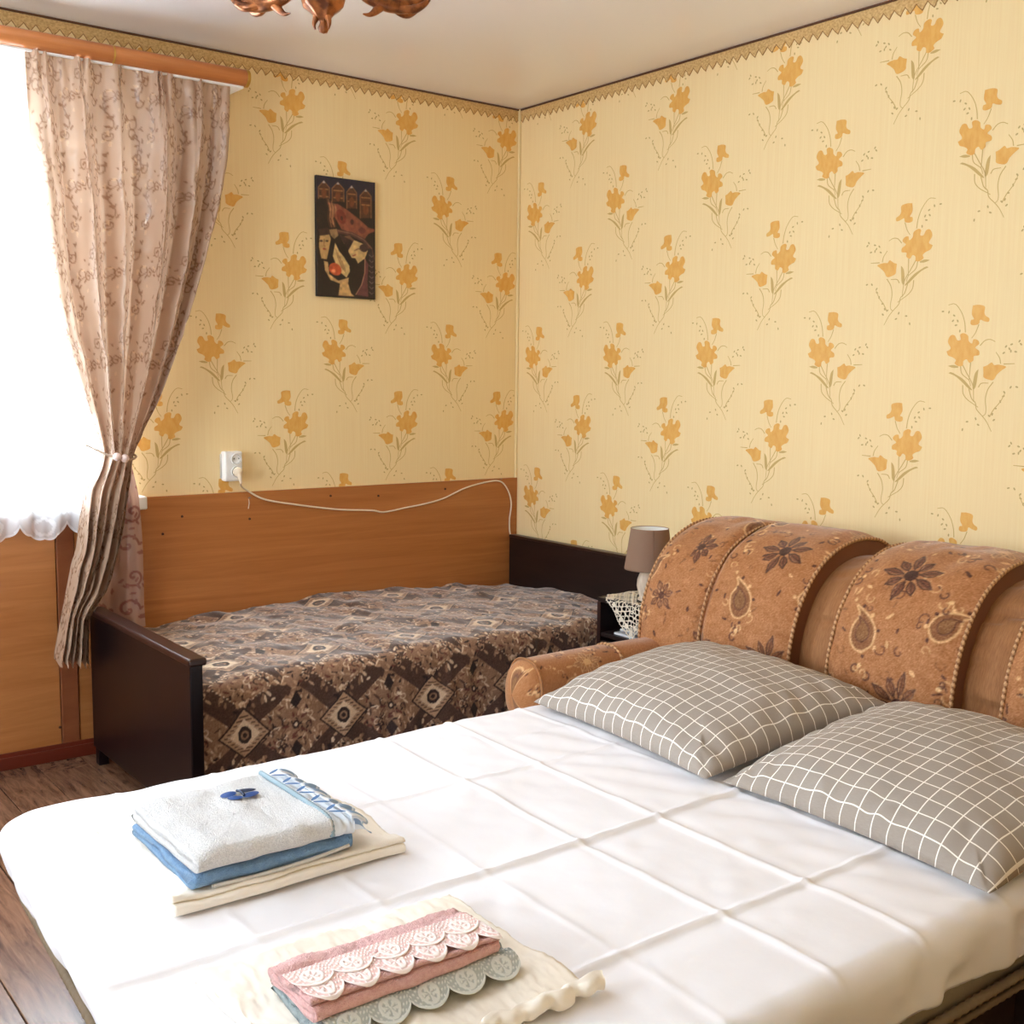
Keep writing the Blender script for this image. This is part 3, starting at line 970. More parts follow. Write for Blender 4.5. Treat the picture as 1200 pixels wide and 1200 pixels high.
ring = np.abs(np.hypot((xq[None] % SP) - SP / 2, (dz - 0.045) * 1.1) - 0.030) < 0.006
op = np.where(ring, 0.95, op)
ring2 = np.hypot(((xq[None] + SP / 2) % SP) - SP / 2, (dz - 0.060) * 1.1) < 0.016
op = np.where(ring2, 0.92, op)
vine = np.abs(dz - 0.115 - 0.018 * np.sin(xq[None] / SP * 4 * math.pi)) < 0.0045
op = np.where(vine, 0.92, op)
for cx in np.arange(-3.7, -1.9, 0.19):
    for cz in np.arange(1.05, 2.4, 0.22):
        d = np.hypot(P[..., 0] - cx - .09 * (round(cz / .22) % 2), Z - cz)
        op = np.where((d < .03) & (np.sin(np.arctan2(Z - cz, P[..., 0] - cx) * 5) > -.2), np.maximum(op, .82), op)
o = grid('sheer_curtain', P, M_sheer, None, col=np.repeat(op[..., None], 3, -1))
tag(o, 'white sheer net curtain with scalloped embroidered hem across the window', 'curtain')

# ------------------------------------------------------------------ painting
cv = Canvas(0.271, 0.474, 0.0016, (30, 20, 22))


def q(x, y):
    u = (x - 124) / 496.0
    top = 112 + 68 * u; hgt = 1000 - 40 * u
    return (u * 0.271, 0.474 * (1 - (y - top) / hgt))


Q = lambda L: [q(*p) for p in L]
cv.fill(Q([(124, 112), (620, 180), (620, 330), (124, 300)]), (30, 30, 52))
for (x, y, w, h) in ((185, 155, 92, 150), (302, 168, 100, 165), (418, 198, 84, 190), (538, 228, 96, 240)):   # row of tower houses
    cv.fill(Q([(x - w / 2, y + 55), (x, y + 5), (x + w / 2, y + 62), (x + w / 2, y + h), (x - w / 2, y + h)]), (84, 50, 36))
    cv.stroke(Q([(x - w / 2, y + h), (x - w / 2, y + 55), (x, y + 5), (x + w / 2, y + 62), (x + w / 2, y + h)]), .004, (150, 104, 70))
    cv.fill(Q([(x - 14, y + 22), (x, y + 2), (x + 14, y + 24)]), (200, 196, 196))
    for k in range(3):
        cv.stroke(Q([(x - w * .36, y + 70 + k * 30), (x + w * .36, y + 76 + k * 30)]), .005, (60, 32, 28) if k % 2 else (170, 120, 76))
    cv.ell(q(x, y + h * .72), (.012, .020), (120, 66, 40))
cv.fill(Q([(215, 335), (300, 350), (380, 400), (480, 475), (560, 545), (612, 560), (612, 580), (560, 600), (530, 640), (450, 600), (330, 560), (280, 470), (240, 390)]), (142, 78, 60))
cv.fill(Q([(225, 340), (275, 350), (290, 400), (262, 470), (275, 540), (240, 500), (232, 420)]), (186, 130, 92))
cv.ell(q(330, 455), (.020, .030), (126, 52, 44), .4); cv.ell(q(332, 468), (.007, .009), (70, 30, 30))
cv.ell(q(420, 500), (.008, .011), (76, 34, 36)); cv.ell(q(505, 570), (.016, .013), (112, 54, 52))
for k in range(5): cv.stroke(Q([(205 + k * 14, 300 + k * 10), (225 + k * 12, 380), (215 + k * 14, 470), (235 + k * 12, 540)]), .0035, (170, 120, 84) if k % 2 else (96, 56, 44))
cv.stroke(Q([(300, 575), (420, 600), (520, 650), (580, 720), (600, 800)]), .016, (86, 52, 50))
cv.stroke(Q([(300, 570), (420, 595), (520, 645), (590, 720)]), .003, (150, 110, 90))
cv.fill(Q([(150, 590), (225, 590), (240, 640), (225, 720), (205, 810), (160, 800), (140, 700)]), (196, 158, 100))
cv.fill(Q([(135, 560), (215, 545), (240, 600), (150, 612)]), (60, 36, 34))
for x in (160, 208): cv.ell(q(x, 655), (.007, .004), (60, 40, 32))
cv.stroke(Q([(186, 640), (182, 695), (192, 698)]), .003, (140, 96, 60)); cv.ell(q(186, 722), (.008, .004), (150, 66, 50))
cv.fill(Q([(225, 560), (290, 555), (305, 610), (270, 640), (240, 610)]), (150, 120, 84))
cv.fill(Q([(320, 620), (400, 610), (440, 650), (400, 690), (350, 680)]), (120, 84, 66))
cv.fill(Q([(390, 690), (440, 650), (540, 690), (555, 740), (530, 800), (470, 842), (448, 800), (415, 795), (388, 745)]), (214, 182, 122))
cv.ell(q(520, 715), (.020, .016), (60, 38, 40)); cv.stroke(Q([(440, 735), (475, 720), (500, 730)]), .0035, (120, 84, 60)); cv.stroke(Q([(425, 780), (450, 770)]), .004, (160, 70, 50))
cv.fill(Q([(300, 590), (430, 660), (390, 730), (330, 640)]), (52, 32, 36))
cv.fill(Q([(180, 820), (215, 830), (225, 930), (300, 985), (390, 960), (385, 1010), (410, 1090), (440, 1118), (300, 1110), (315, 1010), (235, 980), (190, 900)]), (212, 172, 112))
cv.fill(Q([(275, 670), (310, 740), (350, 790), (395, 860), (400, 910), (370, 960), (300, 900), (255, 780)]), (220, 190, 128))
for k in range(4): cv.stroke(Q([(280 + k * 18, 720 + k * 34), (300 + k * 18, 800 + k * 26), (330 + k * 12, 880 + k * 14)]), .003, (150, 110, 70))
cv.ell(q(275, 890), (.030, .024), (206, 84, 46), -.4); cv.ell(q(262, 905), (.010, .008), (236, 140, 90))
cv.fill(Q([(530, 800), (560, 850), (552, 1000), (560, 1120), (450, 1105), (500, 1020), (525, 920)]), (104, 56, 62))
cv.stroke(Q([(530, 805), (528, 920), (500, 1020), (450, 1100)]), .004, (190, 140, 110))
cv.stroke(Q([(575, 740), (592, 850), (588, 950), (590, 1110)]), .020, (42, 30, 40))
for k in range(8): cv.stroke(Q([(566, 770 + k * 44), (588, 790 + k * 44), (604, 778 + k * 44)]), .003, (130, 112, 112))
for _ in range(2):                                        # soften the brushwork
    g_ = np.pad(cv.img, ((1, 1), (1, 1), (0, 0)), mode='edge')
    cv.img = (g_[1:-1, 1:-1] * 2 + g_[:-2, 1:-1] + g_[2:, 1:-1] + g_[1:-1, :-2] + g_[1:-1, 2:]) / 6
cv.img = cv.img * .9 + np.array((78, 46, 34)) * .1
cv.img += 10 * smooth2(cv.m, cv.n, (40, 24), 41)[..., None] * (cv.img / 140) + rng.normal(0, 4.0, cv.img.shape)
x0, x1, z0, z1 = -1.0405, -0.7695, 1.724, 2.199
t = thing('painting', ((x0 + x1) / 2, -0.008, z0), 'dark painted panel of women, houses and a held fruit on the wallpaper', 'painting')
nu, nv = 150, 262
Ug, Vg = np.meshgrid(np.linspace(0, 1, nu), np.linspace(0, 1, nv), indexing='ij')
P = np.stack([x0 + (x1 - x0) * Ug, np.full(Ug.shape, -0.0162), z0 + (z1 - z0) * Vg], -1)
grid('canvas', P, M_art, t, col=lin(np.clip(cv.sample(Ug * .271, Vg * .474, False), 0, 255)), smooth=False)
box('panel_back', (x0 - .001, -0.016, z0 - .001), (x1 + .001, -0.001, z1 + .001), M_artedge, t, 0.001, 1)

# ------------------------------------------------------------------ socket, plug, cord, nails
t = thing('power_socket', (-1.421, -0.02, 1.045), 'white surface-mounted wall socket above the wooden board', 'socket')
box('housing', (-1.458, -0.042, 0.990), (-1.386, -0.0005, 1.106), M_white, t, 0.006, 3)
box('back_plate', (-1.463, -0.010, 1.000), (-1.381, -0.0004, 1.096), plain('plate_grey', (196, 192, 184), .4), t, 0.003)
for cz in (1.076, 1.027):
    w = lathe('socket_well', [(0.0, 0.0008), (0.017, 0.0008), (0.0195, 0.004), (0.0215, 0.0045), (0.0225, 0.0)], M_white if cz > 1.05 else M_white, t, k=28)
    w.rotation_euler = (math.radians(90), 0, 0); w.location = Vector((-1.412, -0.0425, cz)); w.matrix_parent_inverse = t.matrix_basis.inverted()
    rr_ = lathe('well_ring', [(0.0170, 0.0), (0.0172, 0.0012), (0.0196, 0.0012), (0.0198, 0.0), (0.0170, 0.0)], M_hole, t, k=28)
    rr_.rotation_euler = (math.radians(90), 0, 0); rr_.location = Vector((-1.412, -0.0432, cz)); rr_.matrix_parent_inverse = t.matrix_basis.inverted()
for dx in (-0.0095, 0.0095):
    bm = bmesh.new()
    bmesh.ops.create_cone(bm, cap_ends=True, segments=10, radius1=0.003, radius2=0.003, depth=0.002, matrix=Matrix.Translation((-1.412 + dx, -0.0436, 1.078)) @ Matrix.Rotation(math.radians(90), 4, 'X'))
    from_bm('pin_hole', bm, M_hole, t)

t = thing('hanging_cable', (-1.388, -0.03, 0.977), 'cream power cable looping from the wall socket along the wooden board', 'cable')
pts = [(-1.404, -0.066, 0.985), (-1.397, -0.05, 0.972)] + [(x, -0.0185, z) for x, z in CORD[1:]] + [(-0.012, -0.016, 0.655), (-0.012, -0.016, 0.56)]
tube('wire', smooth_path(pts, 240), 0.0036, M_cord, t, 8)
pl_ = lathe('plug', [(0.0, 0.0), (0.017, 0.0), (0.0185, 0.004), (0.0175, 0.014), (0.013, 0.022), (0.0, 0.024)], M_cord, t, k=24)
pl_.rotation_euler = (math.radians(90), 0, 0); pl_.location = Vector((-1.412, -0.048, 1.027)); pl_.matrix_parent_inverse = t.matrix_basis.inverted()
tube('plug_tail', smooth_path([(-1.412, -0.064, 1.022), (-1.409, -0.069, 1.003), (-1.404, -0.066, 0.985)], 14), np.linspace(0.0105, 0.0055, 14), M_cord, t, 12)
tube('loose_end', smooth_path([(-1.352, -0.0185, 0.915), (-1.350, -0.018, 0.898), (-1.354, -0.018, 0.876)], 10), 0.0018, M_cord, t, 6)
for k, (x, z, lab) in enumerate(((-0.106, 0.938, 'small nail holding up the cord near the room corner'), (-1.352, 0.918, 'small nail holding the cord just below the wall socket'))):
    o = tube('nail', np.array([(x, -0.004, z), (x, -0.03, z + .003), (x, -0.031, z + .003)]), np.array([0.0014, 0.0014, 0.0034]), M_metal, None, 8)
    tag(o, lab, 'nail', 'cord nails')

# ------------------------------------------------------------------ single bed along the window wall
t = thing('single_bed', (-1.0, -0.5, 0.0), 'dark polished single bed with a tall footboard against the window wall', 'bed')
fb = box('footboard', (-2.012, -1.04, 0.06), (-1.972, -0.115, 0.548), M_dark, t, 0.004)
box('cap', (-2.018, -1.048, 0.545), (-1.962, -0.108, 0.568), M_darkedge, fb, 0.006)
for y in (-1.02, -0.15): box('leg', (-2.010, y - .018, 0.0), (-1.974, y + .018, 0.062), M_dark, t, 0.003)
hb_ = box('headboard', (-0.058, -1.0, 0.05), (-0.024, -0.030, 0.672), M_darkb, t, 0.003)
box('cap', (-0.060, -1.002, 0.668), (-0.022, -0.028, 0.681), M_darkedge, hb_, 0.004)
for y in (-0.98, -0.06): box('leg', (-0.056, y - .018, 0.0), (-0.026, y + .018, 0.052), M_dark, t, 0.003)
box('side_rail', (-1.972, -0.915, 0.16), (-0.058, -0.89, 0.30), M_dark, t, 0.003)
box('side_rail', (-1.972, -0.05, 0.16), (-0.058, -0.035, 0.30), M_dark, t, 0.003)
box('mattress', (-1.965, -0.885, 0.20), (-0.065, -0.055, 0.425), M_mattress, t, 0.03, 4)

# kilim weave, drawn once per repeat (0.352 x 0.30 m)
KW, KH = 0.352, 0.330
kd, kdd, km, kb, kl, kr = (82, 58, 48), (48, 32, 30), (146, 112, 88), (184, 150, 120), (222, 200, 172), (104, 60, 50)
kil = Canvas(KW, KH, 0.002, km)
r9 = np.random.default_rng(9)


def wrapdraw(f):
    for dx in (-KW, 0, KW):
        for dy in (-KH, 0, KH): f(dx, dy)


for k in range(420):                                    # busy small leaves and flecks
    x, y, a = r9.uniform(0, KW), r9.uniform(0, KH), r9.uniform(0, 3.14)
    c = (kdd, kb, kd, kr, kb, kl)[k % 6]
    w, h = r9.uniform(.005, .013), r9.uniform(.002, .0048)
    wrapdraw(lambda dx, dy: kil.ell((x + dx, y + dy), (w, h), c, a))
for k in range(44):
    x, y, r, a = r9.uniform(0, KW), r9.uniform(0, KH), r9.uniform(.008, .017), r9.uniform(0, 6)
    tt_ = np.linspace(0, 4.4, 10)
    p_ = np.stack([x + r * np.cos(a + tt_) * (1 - tt_ / 9), y + r * np.sin(a + tt_) * (1 - tt_ / 9)], -1)
    wrapdraw(lambda dx, dy: kil.stroke(p_ + (dx, dy), .0032, kdd if k % 2 else kl))


def diamond(c, a, b_, col, wr=True):
    p_ = np.array([(c[0] - a, c[1]), (c[0], c[1] + b_), (c[0] + a, c[1]), (c[0], c[1] - b_)])
    wrapdraw(lambda dx, dy: kil.fill(p_ + (dx, dy), col))


def medallion(cx, cy):
    # dark chevron wings above and below with dotted edging
    for s in (1, -1):
        p_ = np.array([(cx, cy + s * .070), (cx + .115, cy + s * .165), (cx + .165, cy + s * .12), (cx + .03, cy + s * .012), (cx - .03, cy + s * .012), (cx - .165, cy + s * .12), (cx - .115, cy + s * .165)])
        wrapdraw(lambda dx, dy: kil.fill(p_ + (dx, dy), kd))
        for sx in (1, -1):
            for k in range(9):
                c = (cx + sx * (.012 + .0108 * k), cy + s * (.082 + .0089 * k))
                wrapdraw(lambda dx, dy: kil.ell((c[0] + dx, c[1] + dy), (.0028, .0028), kl))
        for k in range(34):                              # woven flecks and small leaves in the wings
            u = r9.uniform(-.14, .14); v = .035 + abs(u) * .62 + r9.uniform(.0, .06)
            e = (cx + u, cy + s * v); w_ = r9.uniform(.006, .014); h_ = r9.uniform(.003, .006); a_ = r9.uniform(0, 3.1)
            c_ = (kb, km, kdd, kl, km, kb)[k % 6]
            wrapdraw(lambda dx, dy: kil.ell((e[0] + dx, e[1] + dy), (w_, h_), c_, a_))
    diamond((cx, cy), .092, .078, kdd)
    diamond((cx, cy), .084, .071, kb)
    for k in range(-6, 7):                               # stepped comb inside the lozenge
        yy = cy + k * .0102
        wd = .078 * (1 - abs(k) * .0102 / .070) - .006
        if wd > .004:
            p_ = np.array([(cx - wd, yy), (cx + wd, yy)])
            wrapdraw(lambda dx, dy: kil.stroke(p_ + (dx, dy), .0038, kd))
    diamond((cx, cy), .054, .045, kl)
    for k in range(-3, 4):
        yy = cy + k * .0102
        wd = .060 * (1 - abs(k) / 5.0)
        p_ = np.array([(cx - wd, yy), (cx + wd, yy)])
        wrapdraw(lambda dx, dy: kil.stroke(p_ + (dx, dy), .0034, kl))
    o8 = [(cx + .026 * math.cos(a), cy + .026 * math.sin(a)) for a in np.linspace(.39, 6.67, 9)[:-1]]
    wrapdraw(lambda dx, dy: kil.fill(np.array(o8) + (dx, dy), kdd))
    wrapdraw(lambda dx, dy: kil.ell((cx + dx, cy + dy), (.015, .013), km))
    wrapdraw(lambda dx, dy: kil.ell((cx + dx, cy + dy), (.008, .007), kdd))


medallion(KW / 2, KH / 2)
for sx in (0, KW):                                       # side figures: small rosettes between the medallions
    for k in range(10):
        a = k * .6283
        kil.ell((sx + .03 * math.cos(a), KH / 2 + .036 * math.sin(a)), (.010, .0045), kr if k % 2 else kb, a)
    kil.ell((sx, KH / 2), (.012, .014), kdd); kil.ell((sx, KH / 2), (.006, .007), kl)
    for s in (1, -1):
        kil.fill([(sx - .02, KH / 2 + s * .075), (sx, KH / 2 + s * .11), (sx + .02, KH / 2 + s * .075), (sx, KH / 2 + s * .05)], kdd)

# bedspread: from the wall over the mattress and down the open side
n, m_ = 620, 440
X0, X1 = -1.962, -0.062
ry = 0.055
yw, yf, zb = -0.022, -0.955, 0.075
seg1 = (yw - yf) - ry
L1 = seg1 + ry * math.pi / 2
sv = np.linspace(0, L1 + 0.40, m_)
XX, SV = np.meshgrid(np.linspace(X0, X1, n), sv, indexing='ij')
ztop = 0.462 + 0.008 * np.sin((XX + 1.9) * 1.7)
an = np.clip((SV - seg1) / ry, 0, math.pi / 2)
Yc = yw - np.minimum(SV, seg1) - ry * np.sin(an)
Zc = ztop - ry * (1 - np.cos(an)) - np.maximum(SV - L1, 0)
back = np.interp(XX, [-1.97, -1.78, -1.51, -1.15, -1.05, -0.61, -0.1, -0.04], [.440, .448, .466, .474, .496, .474, .450, .44]) - 0.462
wgt = np.clip(1 - SV / 0.42, 0, 1) ** 1.2
Zc += back * wgt + 0.012 * np.exp(-((SV - .45) / .25) ** 2)
flat = np.clip(1 - (SV - seg1) / 0.05, 0, 1)
Zc += (0.0050 * smooth2(n, m_, (24, 12), 11) + 0.0016 * smooth2(n, m_, (60, 30), 12)) * flat
hang = np.clip((SV - L1) / .3, 0, 1)
Yc += 0.010 * hang * smooth2(n, m_, (22, 3), 13) + 0.003 * smooth2(n, m_, (50, 20), 14) - 0.012 * hang
P = np.stack([XX, Yc, Zc], -1)
kc = kil.sample(XX + 1.455 + KW / 2 + .004 * smooth2(n, m_, (20, 10), 21), (L1 + 0.125 - SV) + KH / 2 + .004 * smooth2(n, m_, (20, 10), 22))
kc = np.clip(kc + rng.normal(0, 7, kc.shape[:2])[..., None], 0, 255)
o = grid('bedspread', P, M_attr_cloth, None, col=lin(kc), flip=True)
tag(o, 'brown beige kilim patterned bedspread covering the single bed', 'bedspread')

# ------------------------------------------------------------------ nightstand, doily, lamp, magazines
NX0, NX1, NY0, NY1, NZ = -0.385, -0.065, -1.425, -1.012, 0.575
t = thing('nightstand', ((NX0 + NX1) / 2, (NY0 + NY1) / 2, 0), 'dark brown open-front nightstand between single bed and sofa', 'nightstand')
box('top', (NX0, NY0, NZ - .018), (NX1, NY1, NZ), M_darkb, t, 0.002)
for y0 in (NY0, NY1 - .018):
    s_ = box('side_panel', (NX0, y0, 0.0), (NX1, y0 + .018, NZ - .018), M_darkb, t, 0.0015)
    box('edge_strip', (NX0 - .0015, y0, 0.0), (NX0, y0 + .018, NZ - .018), M_darkedge, s_, 0.0005, 1)
box('back_panel', (NX1 - .008, NY0 + .018, 0.02), (NX1, NY1 - .018, NZ - .018), M_darkb, t, 0)
for z in (0.05, 0.425): box('shelf', (NX0 + .004, NY0 + .018, z), (NX1 - .008, NY1 - .018, z + .016), M_darkb, t, 0.001)
box('door', (NX0, NY0 + .02, 0.07), (NX0 + .016, NY1 - .02, 0.41), M_darkb, t, 0.002)

for k, (z, mt, dx, lab) in enumerate(((0.441, M_print, 0, 'pale magazine lying at the bottom inside the nightstand'), (0.4525, M_print2, .012, 'grey covered magazine on top of the pale one in the nightstand'), (0.462, M_print, -.006, 'white booklet topmost on the nightstand shelf'))):
    bm = bmesh.new()
    bm_box(bm, (NX0 + .018 + dx, NY0 + .06, z), (NX0 + .24 + dx, NY1 - .075 - .02 * k, z + .009), 0.002, 2)
    tag(from_bm('magazine', bm, mt), lab, 'magazine', 'magazines in the nightstand')

# crocheted doily: a square set cornerwise, its corners hanging over the edges; real open mesh
LX, LY, R_ = -0.24, -1.20, 0.012
e0, e1, f1 = NX0 + R_, NY1 - R_, NY0 + R_
V, F, pos = [], [], {}
half, st = 0.200, 0.0027


def doily_pt(x, y):
    z = NZ + 0.0025
    px, py = x, y
    if x < e0:
        d = e0 - x; a = min(d / R_, math.pi / 2)
        px = e0 - R_ * math.sin(a) - 0.003; z -= R_ * (1 - math.cos(a)) + max(0, d - R_ * math.pi / 2)
        px -= 0.004 * math.sin(y * 70)
    elif y > e1 or y < f1:
        d = (y - e1) if y > e1 else (f1 - y); a = min(d / R_, math.pi / 2)
        sgn = 1 if y > e1 else -1
        py = (e1 if sgn > 0 else f1) + sgn * (R_ * math.sin(a) + .003); z -= R_ * (1 - math.cos(a)) + max(0, d - R_ * math.pi / 2)
    if x >= e0 and f1 <= y <= e1: z += 0.002 + 0.002 * math.sin(x * 60) * math.sin(y * 50)
    if px > NX1 - .004: return None
    return (px, py, z)


c45 = math.sqrt(.5)
ni = int(2 * half / st)


def is_thread(a, b):
    m = max(abs(a), abs(b))
    r = math.hypot(a, b)
    th = math.atan2(b, a)
    if m > half - .0075 and abs(math.sin(a * 150)) * abs(math.sin(b * 150)) < .06 and m > half - .004: return False
    if r < .085 and abs(math.sin(th * 6 + r * 40)) > .35: return True
    w = .0017
    for k in (.10, .125, .15, .175, .195):
        if abs(m - k) < w: return True
    f = (abs(a) if abs(b) > abs(a) else abs(b))
    if m > .085 and (f * 1000 + m * 700) % 22 < 4.2: return True
    if m > .085 and (f * 1000 - m * 700) % 22 < 4.2: return True
    if m > .17 and (f * 1000) % 34 < 14 and m < .19: return True
    return False


for i in range(ni):
    for j in range(ni):
        a, b_ = -half + (i + .5) * st, -half + (j + .5) * st
        if not is_thread(a, b_): continue
        idx = []
        for (ii, jj) in ((i, j), (i + 1, j), (i + 1, j + 1), (i, j + 1)):
            if (ii, jj) not in pos:
                u, v = -half + ii * st, -half + jj * st
                p3 = doily_pt(LX + (u - v) * c45, LY + (u + v) * c45)
                pos[(ii, jj)] = None if p3 is None else len(V)
                if p3 is not None: V.append(p3)
            idx.append(pos[(ii, jj)])
        if None not in idx: F.append(tuple(idx))
o = mesh('doily', V, F, M_crochet, None, True)
md = o.modifiers.new('thick', 'SOLIDIFY'); md.thickness = 0.0016; md.offset = 1
tag(o, 'cream crocheted lace doily hanging over the nightstand edge', 'doily')

lx, ly, lz = -0.298, -1.196, NZ + 0.0065
t = thing('table_lamp', (lx, ly, lz), 'small table lamp with taupe shade and pale base on nightstand', 'lamp')
lathe('base', [(0.0, 0.0), (0.033, 0.0), (0.034, 0.006), (0.031, 0.012), (0.036, 0.03), (0.042, 0.055), (0.040, 0.08), (0.031, 0.105), (0.024, 0.122), (0.0, 0.124)], M_ceramic, t, (lx, ly, lz), 40, lambda a: 1 + 0.05 * np.abs(np.sin(a * 4.5)))
lathe('socket', [(0.0, 0.12), (0.011, 0.12), (0.011, 0.155), (0.0, 0.157)], M_white, t, (lx, ly, lz), 20)
lathe('bulb', [(0.0, 0.155), (0.012, 0.16), (0.024, 0.185), (0.026, 0.20), (0.018, 0.222), (0.0, 0.23)], M_glasswhite, t, (lx, ly, lz), 20)
zs0, zs1, r0, r1 = 0.118, 0.272, 0.091, 0.071
sh = lathe('shade', [(r0 - .002, zs0), (r0, zs0), (r0, zs0 + .006), (r1, zs1 - .006), (r1, zs1), (r1 - .002, zs1), (r1 - .003, zs1 - .006), (r0 - .003, zs0 + .006), (r0 - .002, zs0)], M_shade, t, (lx, ly, lz), 56)
lathe('shade_lining', [(r0 - .0036, zs0 + .004), (r1 - .0036, zs1 - .002), (r1 - .0042, zs1 - .002), (r0 - .0042, zs0 + .004), (r0 - .0036, zs0 + .004)], M_reveal, sh, (lx, ly, lz), 56)
tube('shade_seam', np.array([(lx - .56 * r0 - .0005, ly - .83 * r0 - .0005, lz + zs0), (lx - .56 * r1 - .0005, ly - .83 * r1 - .0005, lz + zs1)]), 0.0012, M_shade, sh, 6)
for k in range(3):
    a = k * 2.094
    tube('shade_spoke', np.array([(lx, ly, lz + .16), (lx + math.cos(a) * (r1 + .006), ly + math.sin(a) * (r1 + .006), lz + zs1 - .05)]), 0.0012, M_metal, sh, 6)

# ------------------------------------------------------------------ sofa bed
SY0, SY1 = -3.30, -1.452                                 # right end, left end of the backrest
ZB = 0.455                                               # top of the made bed
prof = smooth_path([(-.600, .30), (-.616, .42), (-.636, .55), (-.622, .66), (-.580, .762), (-.505, .850), (-.400, .904), (-.285, .918), (-.180, .895), (-.105, .82), (-.090, .60)], 200)
ps = np.concatenate([[0], np.cumsum(np.linalg.norm(np.diff(prof, axis=0), axis=1))])
PLEN = ps[-1]
pt_ = np.gradient(prof, axis=0); pt_ /= np.linalg.norm(pt_, axis=1)[:, None]
pn_ = np.stack([-pt_[:, 1], pt_[:, 0]], -1)              # outward normal of the profile


def on_profile(s, off):
    s = np.asarray(s)
    x = np.interp(s, ps, prof[:, 0]) + off * np.interp(s, ps, pn_[:, 0])
    z = np.interp(s, ps, prof[:, 1]) + off * np.interp(s, ps, pn_[:, 1])
    return x, z


t = thing('sofa_bed', (-1.5, -2.4, 0.0), 'brown velour sofa bed with floral back cushions, folded out under the white sheet', 'sofa bed')
sofa = t
# plain gathered body of the backrest
n, m_ = 150, 320
Sg, Yg = np.meshgrid(np.linspace(0, PLEN, n), np.linspace(SY0, SY1, m_), indexing='ij')
endr = np.minimum(Yg - SY0, SY1 - Yg)
off = -0.050 - 0.05 * np.clip(1 - endr / 0.05, 0, 1) ** 2
gath = np.zeros_like(Yg)
for yc_, wd in ((-2.20, .05), (-2.715, .06), (-3.2, .05)):
    gath += np.exp(-((Yg - yc_) / wd) ** 2)
wr = smooth2(n, m_, (34, 10), 31)
off = off + gath * (0.012 - 0.010 * np.clip(wr, 0, 2) ** 1.5)
Xg, Zg = on_profile(Sg, off)
grid('backrest', np.stack([Xg, Yg, Zg], -1), M_velour_plain, t, flip=True)
for yy, nm in ((SY1, 'back_side'), (SY0, 'back_side')):
    x, z = on_profile(ps, -0.0999)
    ring = np.stack([x, np.full_like(x, yy), z], -1)
    ctr = ring.mean(0) + np.array([0.05, 0.012 if yy == SY1 else -0.012, -0.03])
    V = [ring]
    for k in (.8, .55, .3): V.append(ctr + (ring - ctr) * k + np.array([0, (0.014 if yy == SY1 else -0.014) * (1 - k), 0]))
    P_ = np.array(V)
    Fq = [tuple(f) for f in grid_faces(4, len(ring), False, True)]
    V_ = np.vstack([P_.reshape(-1, 3), ctr[None]])
    Fq += [(3 * len(ring) + i, 3 * len(ring) + (i + 1) % len(ring), len(V_) - 1) for i in range(len(ring))]
    mesh(nm, V_, Fq, M_velour_plain, t, True)

# velour print
vb, vd, vc, vo = (170, 114, 70), (92, 54, 38), (214, 170, 120), (138, 90, 54)


